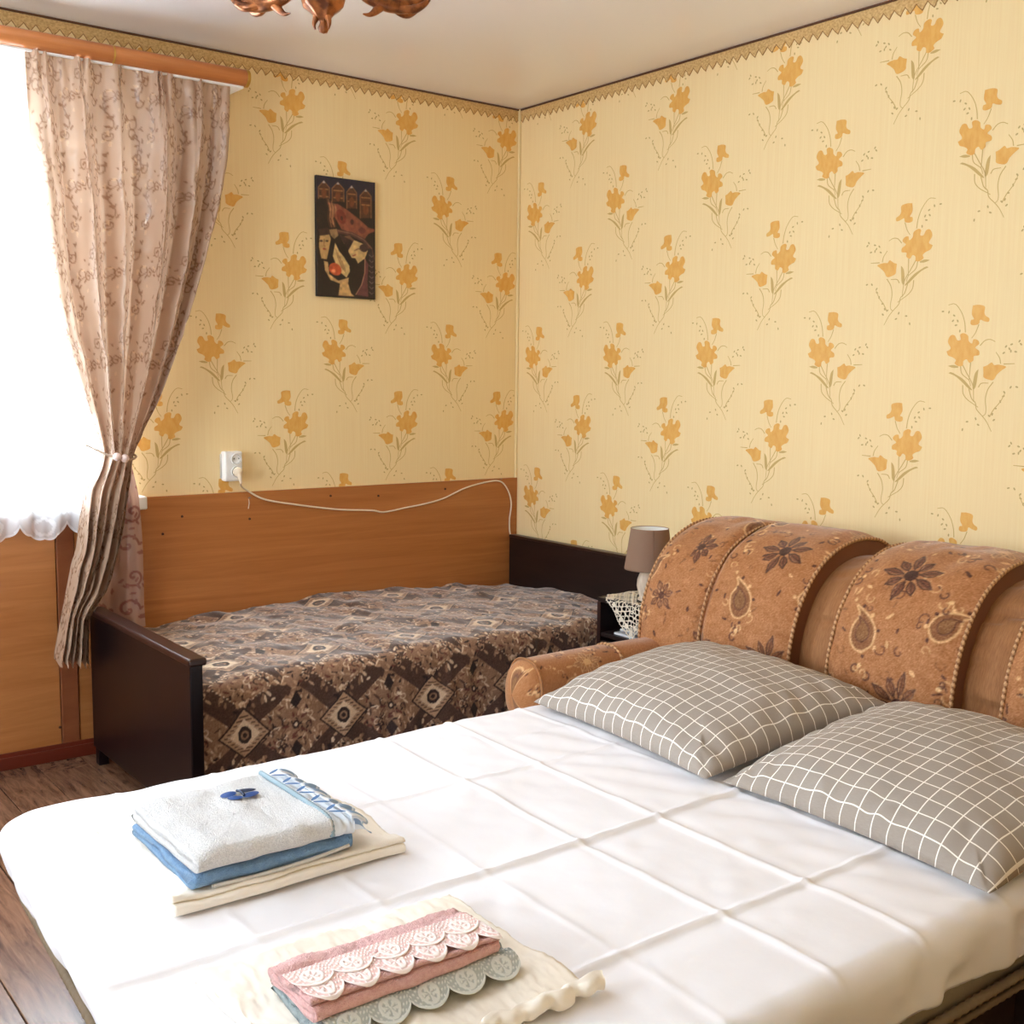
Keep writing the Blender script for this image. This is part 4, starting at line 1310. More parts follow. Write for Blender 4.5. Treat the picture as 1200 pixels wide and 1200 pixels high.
def fabric(seed, w=0.46, h=1.05):
    cv = Canvas(w, h, 0.0017, vb)
    r = np.random.default_rng(seed)

    def petals(c, n, r0, r1, wd, fillc, linec, rot=0.0, sq=1.0):
        for k in range(n):
            a = rot + k * 2 * math.pi / n
            L = r1 * (1.0 if k % 2 == 0 else .82)
            ax, ay = math.cos(a), math.sin(a)
            p_ = [(c[0] + ax * (r0 + (L - r0) * u) - ay * v, c[1] + sq * (ay * (r0 + (L - r0) * u) + ax * v)) for u, v in ((0, 0), (.3, wd * .8), (.6, wd), (1, 0), (.6, -wd), (.3, -wd * .8))]
            cv.fill(p_, fillc); cv.stroke(p_, .0028, linec, close=True); cv.stroke([(x_ + .002, y_ + .002) for x_, y_ in p_], .0012, vc if linec != vc else vd, .6, close=True)
            cv.stroke([p_[0], p_[3]], .0018, linec)
        cv.ell(c, (r0 * .9, r0 * .9 * sq), linec)

    def paisley(c, s, a, mir=1):
        base = [(0, -1), (.55, -.75), (.72, -.1), (.45, .55), (.05, 1.0), (-.35, 1.35), (-.15, .8), (-.5, .3), (-.62, -.35), (-.4, -.85)]
        ca, sa = math.cos(a), math.sin(a)
        f = lambda k: [(c[0] + s * k * (mir * x * ca - y * sa), c[1] + s * k * (mir * x * sa + y * ca)) for x, y in base]
        q1 = smooth_path(f(1) + [f(1)[0]], 40)
        cv.fill(q1, vo); cv.stroke(q1, .0042, vc, close=True)
        q2 = smooth_path(f(.55) + [f(.55)[0]], 30)
        cv.fill(q2, (134, 92, 54)); cv.stroke(q2, .002, vd, close=True)
        for k in range(6):
            p_ = f(1.22)[k]; cv.ell(p_, (.004, .004), vc if k % 2 else vd)

    def curl(c, s, a, col, w=.0032):
        tq = np.linspace(0, 4.6, 14)
        cv.stroke(np.stack([c[0] + s * (1 - tq / 7) * np.cos(a + tq), c[1] + s * (1 - tq / 7) * np.sin(a + tq)], -1), w, col)
    for k in range(300):
        x, y, a = r.uniform(0, w), r.uniform(0, h), r.uniform(0, 6.28)
        if k % 3 == 0: curl((x, y), r.uniform(.006, .014), a, (vc, vo, vd)[(k // 3) % 3], .0022)
        else: cv.ell((x, y), (r.uniform(.005, .010), r.uniform(.002, .004)), (vd, vc, vo)[k % 3 if k % 2 else 0], a)
    y = 0.10
    rows = [('star', .26), ('pais', .12), ('leafstar', .36), ('star', .30), ('buds', .15), ('star', .12)]
    for rep in range(3):
        oy = rep * 0.56
        petals((.24 + .0, .115 + oy), 9, .016, .062, .009, (118, 72, 48), (70, 40, 30), .3)
        paisley((.09, .20 + oy), .042, .5); paisley((.135, .235 + oy), .022, -.2, -1)
        petals((.35, .26 + oy), 8, .014, .048, .010, (160, 112, 74), vc, .1)
        paisley((.23, .315 + oy), .045, -.9); paisley((.40, .335 + oy), .036, .6, -1)
        petals((.29, .425 + oy), 10, .014, .062, .007, (140, 90, 56), (80, 46, 34), .15)
        paisley((.19, .545 + oy), .040, .3); paisley((.36, .585 + oy), .036, -.7, -1)
        petals((.10, .43 + oy), 7, .010, .036, .007, (156, 106, 68), vd, .5)
        petals((.015, .09 + oy), 8, .012, .045, .008, (118, 72, 48), (74, 42, 32), .2)
        petals((.42, .52 + oy), 7, .010, .036, .007, (156, 106, 68), vd, .3)
        for (x, yy) in ((.17, .28), (.31, .20), (.06, .32), (.39, .19), (.17, .37), (.20, .48), (.37, .47), (.14, .10), (.35, .07)):
            for k in range(4):
                a = r.uniform(0, 6.28); curl((x + r.uniform(-.02, .02), yy + oy + r.uniform(-.02, .02)), r.uniform(.007, .013), a, vc if k % 2 == 0 else vd)
            cv.ell((x, yy + oy), (.005, .005), (226, 186, 134))
    return cv


def rope_colors(nq, k, turns):
    I, J = np.meshgrid(np.arange(nq), np.arange(k), indexing='ij')
    ph_ = (I / nq * turns + J / k * 1.0) % 1.0
    a, b_ = lin((226, 180, 130)), lin((124, 76, 46))
    w_ = (ph_ < .6)[..., None]
    return np.where(w_, a, b_)


def rope(name, path, r, parent):
    L = np.linalg.norm(np.diff(path, axis=0), axis=1).sum()
    nq = int(L / 0.0028)
    p_ = smooth_path(path[::max(1, len(path) // 40)], nq)
    k = 10
    ph_ = np.linspace(0, L / 0.016, nq) * 2 * math.pi
    P_ = tube_pts(p_, r, k)
    a = np.linspace(0, 2 * math.pi, k, endpoint=False)
    sc = 1 + 0.22 * np.cos(2 * (a[None] + ph_[:, None] * .5))
    P_ = p_[:, None] + (P_ - p_[:, None]) * sc[..., None]
    c = np.where((np.cos(a[None] + ph_[:, None]) > -.2)[..., None], lin((204, 160, 114)), lin((142, 96, 62)))
    return mesh(name, P_.reshape(-1, 3), grid_faces(nq, k, False, True), M_rope, parent, True, c.reshape(-1, 3))


def cushion(y0, y1, seed, s0=0.10, s1=PLEN - 0.18, seams=(), fx=.166, fy=.445):
    """Padded floral panel over the backrest from y0 (picture left) to y1 < y0."""
    Wd = y0 - y1
    n, m_ = 330, int(Wd / 0.0028)
    u = np.linspace(0, 1, m_)
    # rows of the cross-section: side wall, rounded corner, padded top, corner, side wall
    side = 0.052
    tot = Wd + 2 * side
    d = u * tot
    yy = np.where(d < side, 0, np.where(d > side + Wd, Wd, d - side))
    edge = np.minimum(d, tot - d)
    offc = np.where(edge < side, -side + edge, 0.0)
    mid = np.clip(np.minimum(yy, Wd - yy) / 0.075, 0, 1)
    crown = 0.020 * np.sin(mid * math.pi / 2)
    for sy in seams:
        crown = crown - 0.016 * np.exp(-((yy - (y0 - sy)) / 0.018) ** 2)
    s = np.linspace(s0, s1, n)
    puff = np.clip((s - s0) / 0.10, 0, 1) ** .5 * np.clip((s1 - s) / 0.10, 0, 1) ** .5
    OFF = offc[None] * (0.35 + .65 * puff[:, None]) + crown[None] * puff[:, None] + 0.0025 * smooth2(n, m_, (16, 9), seed + 50) - .04 * (1 - puff[:, None])
    Sg = np.broadcast_to(s[:, None], OFF.shape)
    X_, Z_ = on_profile(Sg, OFF)
    Y_ = np.broadcast_to((y0 - yy)[None], OFF.shape) + 0.0
    fab = fabric(seed)
    c = fab.sample((np.broadcast_to(yy[None], OFF.shape) + fx) / 1.4, (Sg - s0 + fy) / 1.4)
    c = c + rng.normal(0, 9, c.shape[:2])[..., None] + 4 * smooth2(n, m_, (60, 30), seed + 9)[..., None]
    sidem = (edge < side - .002)[None, :, None]
    c = np.where(np.broadcast_to(sidem, c.shape), np.array((128, 80, 48.)), c)
    o = grid('back_cushion', np.stack([X_, Y_, Z_], -1), M_velour, sofa, col=lin(np.clip(c, 0, 255)))
    for yy_ in (y0, y1):
        x, z = on_profile(s, 0.002 * puff - .04 * (1 - puff))
        rope('piping', np.stack([x, np.full_like(x, yy_), z], -1), 0.0050, o)
    for sy in seams:
        x, z = on_profile(s, 0.012 * puff - .04 * (1 - puff))
        rope('piping', np.stack([x, np.full_like(x, sy), z], -1), 0.0042, o)
    return o


cushion(-1.502, -2.120, 101, seams=(-1.775,), fx=.50, fy=.43)
cushion(-2.255, -2.640, 102)
cushion(-2.775, -3.160, 103)

# rolled arms (left one in view, its twin at the other end)
def arm(yc_, seed):
    xa = np.concatenate([np.linspace(-0.60, -1.16, 190), -1.16 - 0.062 * np.sin(np.linspace(0.05, math.pi / 2, 26))])
    rr = np.concatenate([np.full(190, 1.0), np.cos(np.linspace(0.05, math.pi / 2 - .02, 26))])
    k = 150
    a = np.linspace(0, 2 * math.pi, k, endpoint=False)
    A, I = np.meshgrid(a, np.arange(len(xa)))
    ry_, rz_ = 0.078, 0.100
    cy = np.cos(A); cz = np.sin(A)
    sup = lambda v: np.sign(v) * np.abs(v) ** 0.8
    RR = rr[:, None]
    bulge = 1 + 0.03 * np.sin(np.linspace(0, math.pi, len(xa)))[:, None]
    Y_ = yc_ + ry_ * sup(cy) * RR * bulge
    Z_ = 0.452 + rz_ * sup(cz) * RR * bulge
    seam = 190 * (0.235 / 0.56)
    Z_ += -0.004 * np.exp(-((I - seam) / 3.0) ** 2)
    X_ = np.broadcast_to(xa[:, None], Y_.shape)
    fab = fabric(seed)
    c = fab.sample((-0.60 - X_) * .8 + .05, A * 0.09 + .05)
    plainm = (I < seam)[..., None]
    c = np.where(plainm, np.array((172, 118, 74.)) + rng.normal(0, 6, A.shape)[..., None], c + rng.normal(0, 5, A.shape)[..., None])
    V_ = np.stack([X_, Y_, Z_], -1)
    o = grid('armrest', V_, M_velour, sofa, close_v=True, col=lin(np.clip(c, 0, 255)), flip=False)
    box('arm_base', (-1.19, yc_ - .062, 0.03), (-0.58, yc_ + .062, 0.43), M_velour_plain, sofa, 0.02, 3)
    x_ = xa[int(seam)]
    aa = np.linspace(0, 2 * math.pi, 60)
    rope('piping', np.stack([np.full_like(aa, x_), yc_ + ry_ * sup(np.cos(aa)) * 1.03, 0.452 + rz_ * sup(np.sin(aa)) * 1.03], -1), 0.005, o)
    tube('piping', np.stack([np.full(60, -1.17), yc_ + ry_ * sup(np.cos(aa)) * 1.03, 0.452 + rz_ * sup(np.sin(aa)) * 1.03], -1), 0.004, M_velour_plain, o, 8)
    return o


arm(-1.562, 104)
arm(SY0 - 0.03, 105)

# fold-out base and mattress
BX0, BX1, BY0, BY1 = -2.748, -0.60, -3.175, -1.668


def rounded_rect(x0, x1, y0, y1, r, k=10):
    out = []
    for cx, cy, a0 in ((x1 - r, y1 - r, 0), (x0 + r, y1 - r, 90), (x0 + r, y0 + r, 180), (x1 - r, y0 + r, 270)):
        for a in np.linspace(a0, a0 + 90, k): out.append((cx + r * math.cos(math.radians(a)), cy + r * math.sin(math.radians(a))))
    return np.array(out)


def skew_foot(x, y, z=None):
    """The foot end runs slightly aslant and tapers inwards below."""
    w_ = np.clip((-x - 1.2) / 1.5, 0, 1)
    return x + 0.060 * w_ * (y + 2.15) + (0 if z is None else 0.36 * w_ ** 3 * (ZB - z))


def slab(name, x0, x1, y0, y1, r, z0, z1, mat, parent, bev=0.02):
    rr_ = rounded_rect(x0, x1, y0, y1, r)
    c = rr_.mean(0)
    rows = []
    for z, ins in ((z0, bev), (z0 + bev * .3, bev * .3), (z0 + bev, 0), (z1 - bev, 0), (z1 - bev * .3, bev * .3), (z1, bev)):
        sc = 1 - ins / np.abs(rr_ - c).max(0)
        p_ = c + (rr_ - c) * sc
        rows.append(np.stack([skew_foot(p_[:, 0], p_[:, 1], z), p_[:, 1], np.full(len(p_), z)], -1))
    P_ = np.array(rows); n, k = P_.shape[:2]
    F_ = [tuple(f) for f in grid_faces(n, k, False, True)] + [tuple(range(k))[::-1], tuple((n - 1) * k + i for i in range(k))]
    return mesh(name, P_.reshape(-1, 3), F_, mat, parent, True)


mt_ = slab('mattress', BX0 + .012, BX1, BY0 + .012, BY1 - .012, 0.10, 0.262, ZB - .012, M_mattress, sofa, 0.03)


def ring_path(x0, x1, y0, y1, r, z):
    p_ = rounded_rect(x0, x1, y0, y1, r, 14)
    p_ = np.vstack([p_, p_[:1]])
    d_ = np.concatenate([[0], np.cumsum(np.linalg.norm(np.diff(p_, axis=0), axis=1))])
    u_ = np.linspace(0, d_[-1], 900)
    p_ = np.stack([np.interp(u_, d_, p_[:, 0]), np.interp(u_, d_, p_[:, 1])], -1)
    return np.stack([skew_foot(p_[:, 0], p_[:, 1], z), p_[:, 1], np.full(len(p_), z)], -1)


def ribbed(name, path, r, mat, parent):
    P_ = tube_pts(path, r * (1 + 0.16 * np.sin(np.arange(len(path)) * 2.2)), 8)
    return mesh(name, P_.reshape(-1, 3), grid_faces(len(path), 8, False, True), mat, parent, True)


ribbed('mattress_piping', ring_path(BX0 - .002, BX1, BY0 - .004, BY1 + .002, 0.10, 0.292), 0.0095, M_ribbing, mt_)
ribbed('mattress_piping', ring_path(BX0 + .004, BX1, BY0 + .002, BY1 - .002, 0.10, 0.262), 0.007, M_ribbing, mt_)
slab('base_frame', BX0 + .09, BX1, BY0 + .05, BY1 - .05, 0.06, 0.02, 0.262, M_basedark, sofa, 0.006)
for k in range(3):
    y = BY0 + .046
    x0 = -1.10 - .52 * k
    d_ = box('drawer_front', (x0 - .49, y - .012, 0.05), (x0, y + .006, 0.235), M_basedark, sofa, 0.006)
    box('drawer_handle', (x0 - .30, y - .028, 0.15), (x0 - .19, y - .012, 0.163), M_metal, d_, 0.004)
slab('seat_deck', -1.20, -0.58, SY0 + .03, SY1 - .1, 0.03, 0.03, 0.25, M_basedark, sofa, 0.01)

# ------------------------------------------------------------------ white sheet with pressed folds
st = 0.0062
r_e, r_c = 0.045, 0.11
x0, x1, y0, y1 = BX0 - .002, -0.668, BY0 - .004, BY1 + .004
skirt = 0.125
ext = r_e * (math.pi / 2 - 1) + skirt
gx = np.arange(x0 - ext, x1, st); gy = np.arange(y0 - ext, y1 + ext + st, st)
GX, GY = np.meshgrid(gx, gy, indexing='ij')
n, m_ = GX.shape
ix0, iy0, iy1 = x0 + r_e, y0 + r_e, y1 - r_e             # inner flat region
cr = r_c - r_e
# nearest point on the inner rounded rectangle
qx = np.maximum(GX, ix0); qy = np.clip(GY, iy0, iy1)
for cyy, sg in ((iy0 + cr, -1), (iy1 - cr, 1)):
    cxx = ix0 + cr
    inc = (GX < cxx) & ((GY - cyy) * sg > 0)
    dx, dy = GX - cxx, GY - cyy
    dd = np.hypot(dx, dy) + 1e-9
    kk = np.minimum(cr, dd)
    qx = np.where(inc, cxx + dx / dd * kk, qx); qy = np.where(inc, cyy + dy / dd * kk, qy)
dx, dy = GX - qx, GY - qy
D = np.hypot(dx, dy)
nx_, ny_ = dx / (D + 1e-9), dy / (D + 1e-9)
hem = (r_e * math.pi / 2 + skirt - .045) + 0.005 * smooth2(n, m_, (4, 4), 61) - 0.022 * np.clip(-nx_, 0, 1)
Dc = np.minimum(D, hem)
an = np.clip(Dc / r_e, 0, math.pi / 2)
PX = qx + nx_ * r_e * np.sin(an); PY = qy + ny_ * r_e * np.sin(an)
PZ = ZB - r_e * (1 - np.cos(an)) - np.maximum(Dc - r_e * math.pi / 2, 0)
onside = np.clip((Dc - r_e * .8) / .06, 0, 1)
wv_ = 0.006 * smooth2(n, m_, (40, 30), 62) * onside
PX += nx_ * wv_; PY += ny_ * wv_
flat = 1 - onside
# pressed fold lines: ridges or valleys, the cloth between them slightly cupped
cre = lambda d, h, w: h * np.exp(-(d / w) ** 2)
wob = 0.006 * smooth2(n, m_, (8, 8), 63)
Zadd = np.zeros_like(PZ)
for yl, h in ((-2.095, .0030), (-2.512, .0070), (-2.905, .0055)):
    Zadd += cre(GY - yl + wob, h, .0075)
    Zadd += -0.3 * h * np.exp(-((GY - yl + wob + .022) / .020) ** 2)
for xl_, h in ((-1.06, .002), (-1.30, .0030), (-1.553, .0050), (-1.775, .0042), (-2.01, .0018), (-2.24, .0022), (-2.47, .0018)):
    Zadd += cre(GX - xl_ + wob * .6, h, .0075)
    Zadd += -0.3 * h * np.exp(-((GX - xl_ - .022) / .018) ** 2)
Zadd += 0.0022 * smooth2(n, m_, (13, 10), 64) + 0.0009 * smooth2(n, m_, (50, 36), 65)
# soft drag wrinkles near the pillows
dr = np.sin((GX * 0.8 + GY * .55) * 60 + 2 * smooth2(n, m_, (6, 6), 66))
Zadd += 0.0022 * dr * np.exp(-((GX + 1.38) / .14) ** 2) * (GY < -1.9)
PZ += Zadd * flat
PX = skew_foot(PX, PY, PZ)
V = np.stack([PX, PY, PZ], -1).reshape(-1, 3)
F = grid_faces(n, m_)
keep = (D.reshape(-1)[F] < (hem.reshape(-1)[F] + st * 1.0)).any(1)
F = F[keep]
used = np.unique(F); remap = -np.ones(len(V), int); remap[used] = np.arange(len(used))
o = mesh('bed_sheet', V[used], remap[F], M_sheet, None, True)
md = o.modifiers.new('thick', 'SOLIDIFY'); md.thickness = 0.0012; md.offset = 1
tag(o, 'white cotton sheet with pressed square folds over the fold-out bed', 'sheet')


# ------------------------------------------------------------------ checked pillows
def pillow(label, c, sx, sy, hgt, tilt, rotz, seed, near_drop=0.0):
    n = 150
    u = np.linspace(-1, 1, n)
    U_, V_ = np.meshgrid(u, u, indexing='ij')
    prof_ = (np.clip(1 - np.abs(U_) ** 2.4, 0, 1) * np.clip(1 - np.abs(V_) ** 2.6, 0, 1)) ** 0.48
    inx = 1 - 0.070 * (1 - V_ ** 2) * np.abs(U_) ** 3 * (1 - np.abs(V_) ** 6)
    iny = 1 - 0.050 * (1 - U_ ** 2) * np.abs(V_) ** 3 * (1 - np.abs(U_) ** 6)
    px, py = U_ * sx / 2 * inx, V_ * sy / 2 * iny
    edge = np.clip((np.maximum(np.abs(U_), np.abs(V_)) - .55) / .45, 0, 1)
    rad = np.sin(V_ * 21 + 3 * smooth2(n, n, (5, 5), seed)) * (np.abs(U_) > np.abs(V_)) + np.sin(U_ * 19 + 3 * smooth2(n, n, (5, 5), seed + 1)) * (np.abs(V_) >= np.abs(U_))
    wr_ = 0.0042 * rad * edge * (1 - np.clip((np.maximum(np.abs(U_), np.abs(V_)) - .93) / .07, 0, 1)) + 0.004 * smooth2(n, n, (7, 7), seed + 2) * prof_
    top = hgt * 0.70 * prof_ + wr_
    bot = -hgt * 0.30 * prof_
    R = Matrix.Rotation(rotz, 3, 'Z') @ Matrix.Rotation(tilt, 3, 'Y')
    Rn = np.array(R)
    out = []
    for zz in (top, bot):
        p_ = np.stack([px, py, zz], -1) @ Rn.T + np.array(c)
        out.append(p_)
    for k, p_ in enumerate(out):                          # rest on the sheet: flatten whatever would sink into it
        fl = ZB + 0.006 + 0.002 * k * 0
        p_[..., 2] = np.where(p_[..., 2] < fl + .02, fl + .02 * np.exp((np.minimum(p_[..., 2], fl + .02) - fl - .02) / .02), p_[..., 2])
        if k == 1: p_[..., 2] = np.minimum(p_[..., 2], out[0][..., 2] - 0.0012 * (1 - np.maximum(np.abs(U_), np.abs(V_)) ** 20))
    Vt = np.concatenate([out[0].reshape(-1, 3), out[1].reshape(-1, 3)])
    f1_ = grid_faces(n, n); f2_ = grid_faces(n, n, flip=True) + n * n
    uvx, uvy = U_ * sx / 2 * 1.06, V_ * sy / 2 * 1.06
    uv = np.stack([uvx + .504, uvy + .510], -1).reshape(-1, 2)
    o = mesh('pillow', Vt, np.vstack([f1_, f2_]), M_check, None, True, uv=np.vstack([uv, uv]))
    bm = bmesh.new(); bm.from_mesh(o.data)
    bmesh.ops.remove_doubles(bm, verts=bm.verts[:], dist=0.0004)
    bm.to_mesh(o.data); bm.free()
    return tag(o, label, 'pillow', 'checked pillows on the bed')


pillow('grey white-checked pillow nearer the lamp, leaning against the sofa back', (-0.995, -2.120, 0.520), 0.63, 0.735, 0.160, math.radians(-8), math.radians(-6), 71)
pillow('grey white-checked pillow farther from the lamp, at the open edge of the bed', (-1.015, -2.838, 0.508), 0.64, 0.690, 0.160, math.radians(-8), math.radians(-4), 81)


# ------------------------------------------------------------------ folded cloths
def ribbon_loop(center, th):
    """Closed outline around an open 2D centre line, thickness th."""
    c = np.asarray(center)
    T_ = np.gradient(c, axis=0); T_ /= np.linalg.norm(T_, axis=1)[:, None] + 1e-12
    N_ = np.stack([-T_[:, 1], T_[:, 0]], -1)
    a = c + N_ * th / 2; b_ = c - N_ * th / 2
    e0_ = c[0] - T_[0] * th / 2; e1_ = c[-1] + T_[-1] * th / 2
    return np.vstack([a, e1_[None], b_[::-1], e0_[None]]), len(c)


def folded(name, mat, parent, x0, x1, yb, yf, z0, layers, th, gap=0.0006, rot=0.0, pivot=None, nx=90, rough=0.0015, seed=1, first='front', sag=0.0, inset=0.004, skew=0.0):
    """Cloth folded back and forth, fold axis along x: layers sheets of thickness th between yb (rear) and yf (front)."""
    pts = []
    side = 1
    pitch = th + gap
    rr_ = pitch / 2
    for k in range(layers):
        z = z0 + th / 2 + k * pitch
        a_, b_ = (yb - rr_ - inset * (k % 3), yf + rr_ + inset * ((k * 2) % 3))
        if first == 'rear': a_, b_ = b_, a_
        s_, e_ = (a_, b_) if k % 2 == 0 else (b_, a_)
        nn = 36
        for q_ in np.linspace(0, 1, nn): pts.append((s_ + (e_ - s_) * q_, z))
        if k < layers - 1:
            sg = 1 if e_ > s_ else -1
            for a in np.linspace(-80, 80, 9): pts.append((e_ + sg * rr_ * math.cos(math.radians(a)), z + rr_ + rr_ * math.sin(math.radians(a))))
    loop, nc = ribbon_loop(pts, th)
    xs_ = np.linspace(x0, x1, nx)
    k = len(loop)
    P_ = np.empty((nx, k, 3))
    P_[..., 0] = xs_[:, None] + skew * (loop[None, :, 0] - yf)
    P_[..., 1] = loop[None, :, 0]; P_[..., 2] = loop[None, :, 1]
    hh = (P_[..., 2] - z0) / max(1e-4, layers * pitch)
    nz_ = np.random.default_rng(seed)
    lowf = smooth2(nx, 40, (6, 5), seed)
    yi = np.clip(((P_[..., 1] - yf) / (yb - yf) * 39), 0, 39).astype(int)
    P_[..., 2] += rough * 2.0 * lowf[np.arange(nx)[:, None], yi] * hh
    P_[..., 1] += rough * 1.5 * smooth2(nx, k, (7, 20), seed + 1)
    P_[..., 2] += rough * .5 * nz_.normal(0, 1, (nx, k)) * hh
    P_[[0, -1], :, 0] += rough * 2 * smooth2(2, k, (3, 24), seed + 2)
    if sag:
        P_[..., 2] -= sag * hh * np.clip(1 - (P_[..., 0] - x0) / .05, 0, 1) ** 2
    if pivot is not None:
        ca, sa = math.cos(rot), math.sin(rot)
        X_, Y_ = P_[..., 0] - pivot[0], P_[..., 1] - pivot[1]
        P_[..., 0], P_[..., 1] = pivot[0] + X_ * ca - Y_ * sa, pivot[1] + X_ * sa + Y_ * ca
    F_ = [tuple(f) for f in grid_faces(nx, k, False, True)]
    nc1 = nc
    for e, fl in ((0, False), ((nx - 1) * k, True)):           # end caps: strips across the ribbon
        for i in range(nc - 1):
            f = (e + i, e + i + 1, e + 2 * nc - (i + 1), e + 2 * nc + 1 - (i + 1))
            f = (e + i, e + i + 1, e + nc + 1 + (nc - 1 - (i + 1)), e + nc + 1 + (nc - 1 - i))
            F_.append(f if not fl else f[::-1])
        a = (e + nc - 1, e + nc, e + nc + 1); b_ = (e + 0, e + 2 * nc, e + 2 * nc + 1)
        F_.append(a if not fl else a[::-1]); F_.append((b_[0], b_[1], b_[2]) if fl else (b_[2], b_[1], b_[0]))
    return mesh(name, P_.reshape(-1, 3), F_, mat, parent, True)


ZS = ZB + 0.007
# stack one: cream linen, blue towel, white towel with a butterfly
o = folded('folded_linen', M_linen, None, -2.575, -2.105, -1.935, -2.365, ZS, 3, 0.0085, 0.0008, seed=3, rough=.0016)
tag(o, 'folded cream bed linen under the blue and white towels', 'linen', 'folded linen on the bed')
zt1 = ZS + 0.030
o = folded('towel', M_blue, None, -2.530, -2.215, -2.03, -2.345, zt1, 2, 0.0135, 0.001, seed=5, rough=.0018, sag=.004)
tag(o, 'folded blue terry towel between cream linen and white towel', 'towel', 'folded towels on the bed')
blue_trim = tube('trim_band', smooth_path([(-2.50, -2.352, zt1 + .003), (-2.40, -2.356, zt1 + .002), (-2.30, -2.357, zt1 + .006), (-2.225, -2.352, zt1 + .010)], 60), 0.0035, plain('towel_trim_grey', (206, 200, 190), .7), o, 8)
zt2 = zt1 + 0.0305
t = thing('towel', (-2.36, -2.18, zt2), 'folded white terry towel with blue butterfly and ruffled edge, on top', 'towel', 'folded towels on the bed')
folded('terry_body', M_terry, t, -2.528, -2.262, -2.035, -2.350, zt2, 2, 0.019, 0.0012, seed=8, rough=.0012, sag=.004)
ztop = zt2 + 0.0405
folded('satin_end', plain('satin_end_white', (224, 230, 236), .45, .5), t, -2.262, -2.215, -2.04, -2.350, zt2, 2, 0.017, 0.0012, seed=9, rough=.0015, nx=24)
bz = smooth_path([(-2.262, -2.045, ztop + .002), (-2.262, -2.12, ztop + .003), (-2.262, -2.22, ztop + .003), (-2.262, -2.32, ztop + .001), (-2.262, -2.350, ztop - .010), (-2.262, -2.355, ztop - .034)], 120)
ribbed('stitched_band', bz, 0.0052, M_band, t)
# ruffle: a gathered strip with blue stitched leaves
nr, mr = 260, 16
uu, vv = np.meshgrid(np.linspace(0, 1, nr), np.linspace(0, 1, mr), indexing='ij')
yy = -2.035 - 0.322 * np.clip(uu / .9, 0, 1)
dn = np.clip((uu - .9) / .1, 0, 1)
rx = -2.222 + 0.034 * vv + 0.010 * np.sin(uu * 46) * vv
rz = ztop - .002 + 0.006 * np.sin(uu * 62 + 1) * vv - 0.022 * vv ** 2 - 0.030 * dn * (1 - .3 * vv)
rc = np.where((np.sin(uu * 62) > .45)[..., None] & (vv > .15)[..., None] & (vv < .85)[..., None], np.array((132., 162, 196)), np.array((222., 230, 238)))
rc = np.where((vv > .92)[..., None], np.array((168., 188, 210)), rc)
ru = grid('ruffle', np.stack([rx, yy, rz], -1), M_ruffle, t, col=lin(rc))
md = ru.modifiers.new('thick', 'SOLIDIFY'); md.thickness = 0.0015; md.offset = 0
for k in range(5):                                        # leaf stitches on the satin end
    cy = -2.07 - .062 * k
    for s in (-1, 1):
        a = np.linspace(0, 2 * math.pi, 12, endpoint=False)
        ang = .6 * s
        V_ = [(-2.238 + .017 * math.cos(q_) * math.cos(ang) - .0045 * math.sin(q_) * math.sin(ang), cy + s * .013 + .017 * math.cos(q_) * math.sin(ang) + .0045 * math.sin(q_) * math.cos(ang), ztop + .0032) for q_ in a]
        mesh('leaf_stitch', V_, [tuple(range(12))], plain('leaf_stitch_blue', (84, 122, 170), .6) if k == 0 and s == -1 else bpy.data.materials['leaf_stitch_blue'], t, False)


def wing(cx, cy, rx_, ry_, ang, mat):
    a = np.linspace(0, 2 * math.pi, 22, endpoint=False)
    V_ = [(cx, cy, ztop + .0065)]
    for q_ in a:
        x, y = rx_ * math.cos(q_), ry_ * math.sin(q_)
        V_.append((cx + x * math.cos(ang) - y * math.sin(ang), cy + x * math.sin(ang) + y * math.cos(ang), ztop + .0035))
    return mesh('butterfly_wing', V_, [(0, i + 1, (i + 1) % 22 + 1) for i in range(22)], mat, t, True)


bx_, by_ = -2.350, -2.140
wing(bx_ - .020, by_ + .012, .019, .013, .5, M_wing)
wing(bx_ - .016, by_ - .012, .015, .011, -.4, M_wing)
wing(bx_ + .018, by_ + .014, .020, .010, -.3, M_wing2)
wing(bx_ + .017, by_ - .012, .019, .012, .35, M_wing)
o = tube('butterfly_body', smooth_path([(bx_, by_ + .016, ztop + .006), (bx_ + .001, by_, ztop + .009), (bx_ + .001, by_ - .016, ztop + .006)], 10), 0.0028, M_wing2, t, 8)

# stack two: cream linen, grey-blue lace towel, pink lace towel
o = folded('folded_linen', M_linen, None, -2.625, -2.165, -2.590, -2.958, ZS, 2, 0.0095, 0.0008, seed=13, rough=.002, rot=math.radians(-1), pivot=(-2.4, -2.77))
tag(o, 'folded cream bed linen under the pink and grey towels', 'linen', 'folded linen on the bed')
rl = np.array([(-2.62 + .485 * k / 39, -2.972 + .003 * math.sin(k * 1.7), ZS + .014 + .0015 * math.sin(k * .9)) for k in range(40)])
rp = smooth_path(rl, 200)
RP = tube_pts(rp, 0.0135, 18)
RP = rp[:, None] + (RP - rp[:, None]) * (1 + .16 * smooth2(200, 18, (26, 3), 77))[..., None]
RF = [tuple(f) for f in grid_faces(200, 18, False, True)] + [tuple(range(18))[::-1], tuple(199 * 18 + i for i in range(18))]
mesh('rolled_edge', RP.reshape(-1, 3), RF, M_linen, o, True)
zg = ZS + 0.0225
tg = folded('towel', M_grey, None, -2.562, -2.232, -2.715, -2.872, zg, 2, 0.012, 0.001, seed=15, rough=.0016)
tag(tg, 'folded grey-blue towel with lace border under the pink towel', 'towel', 'folded towels on the bed')
zp = zg + 0.0265
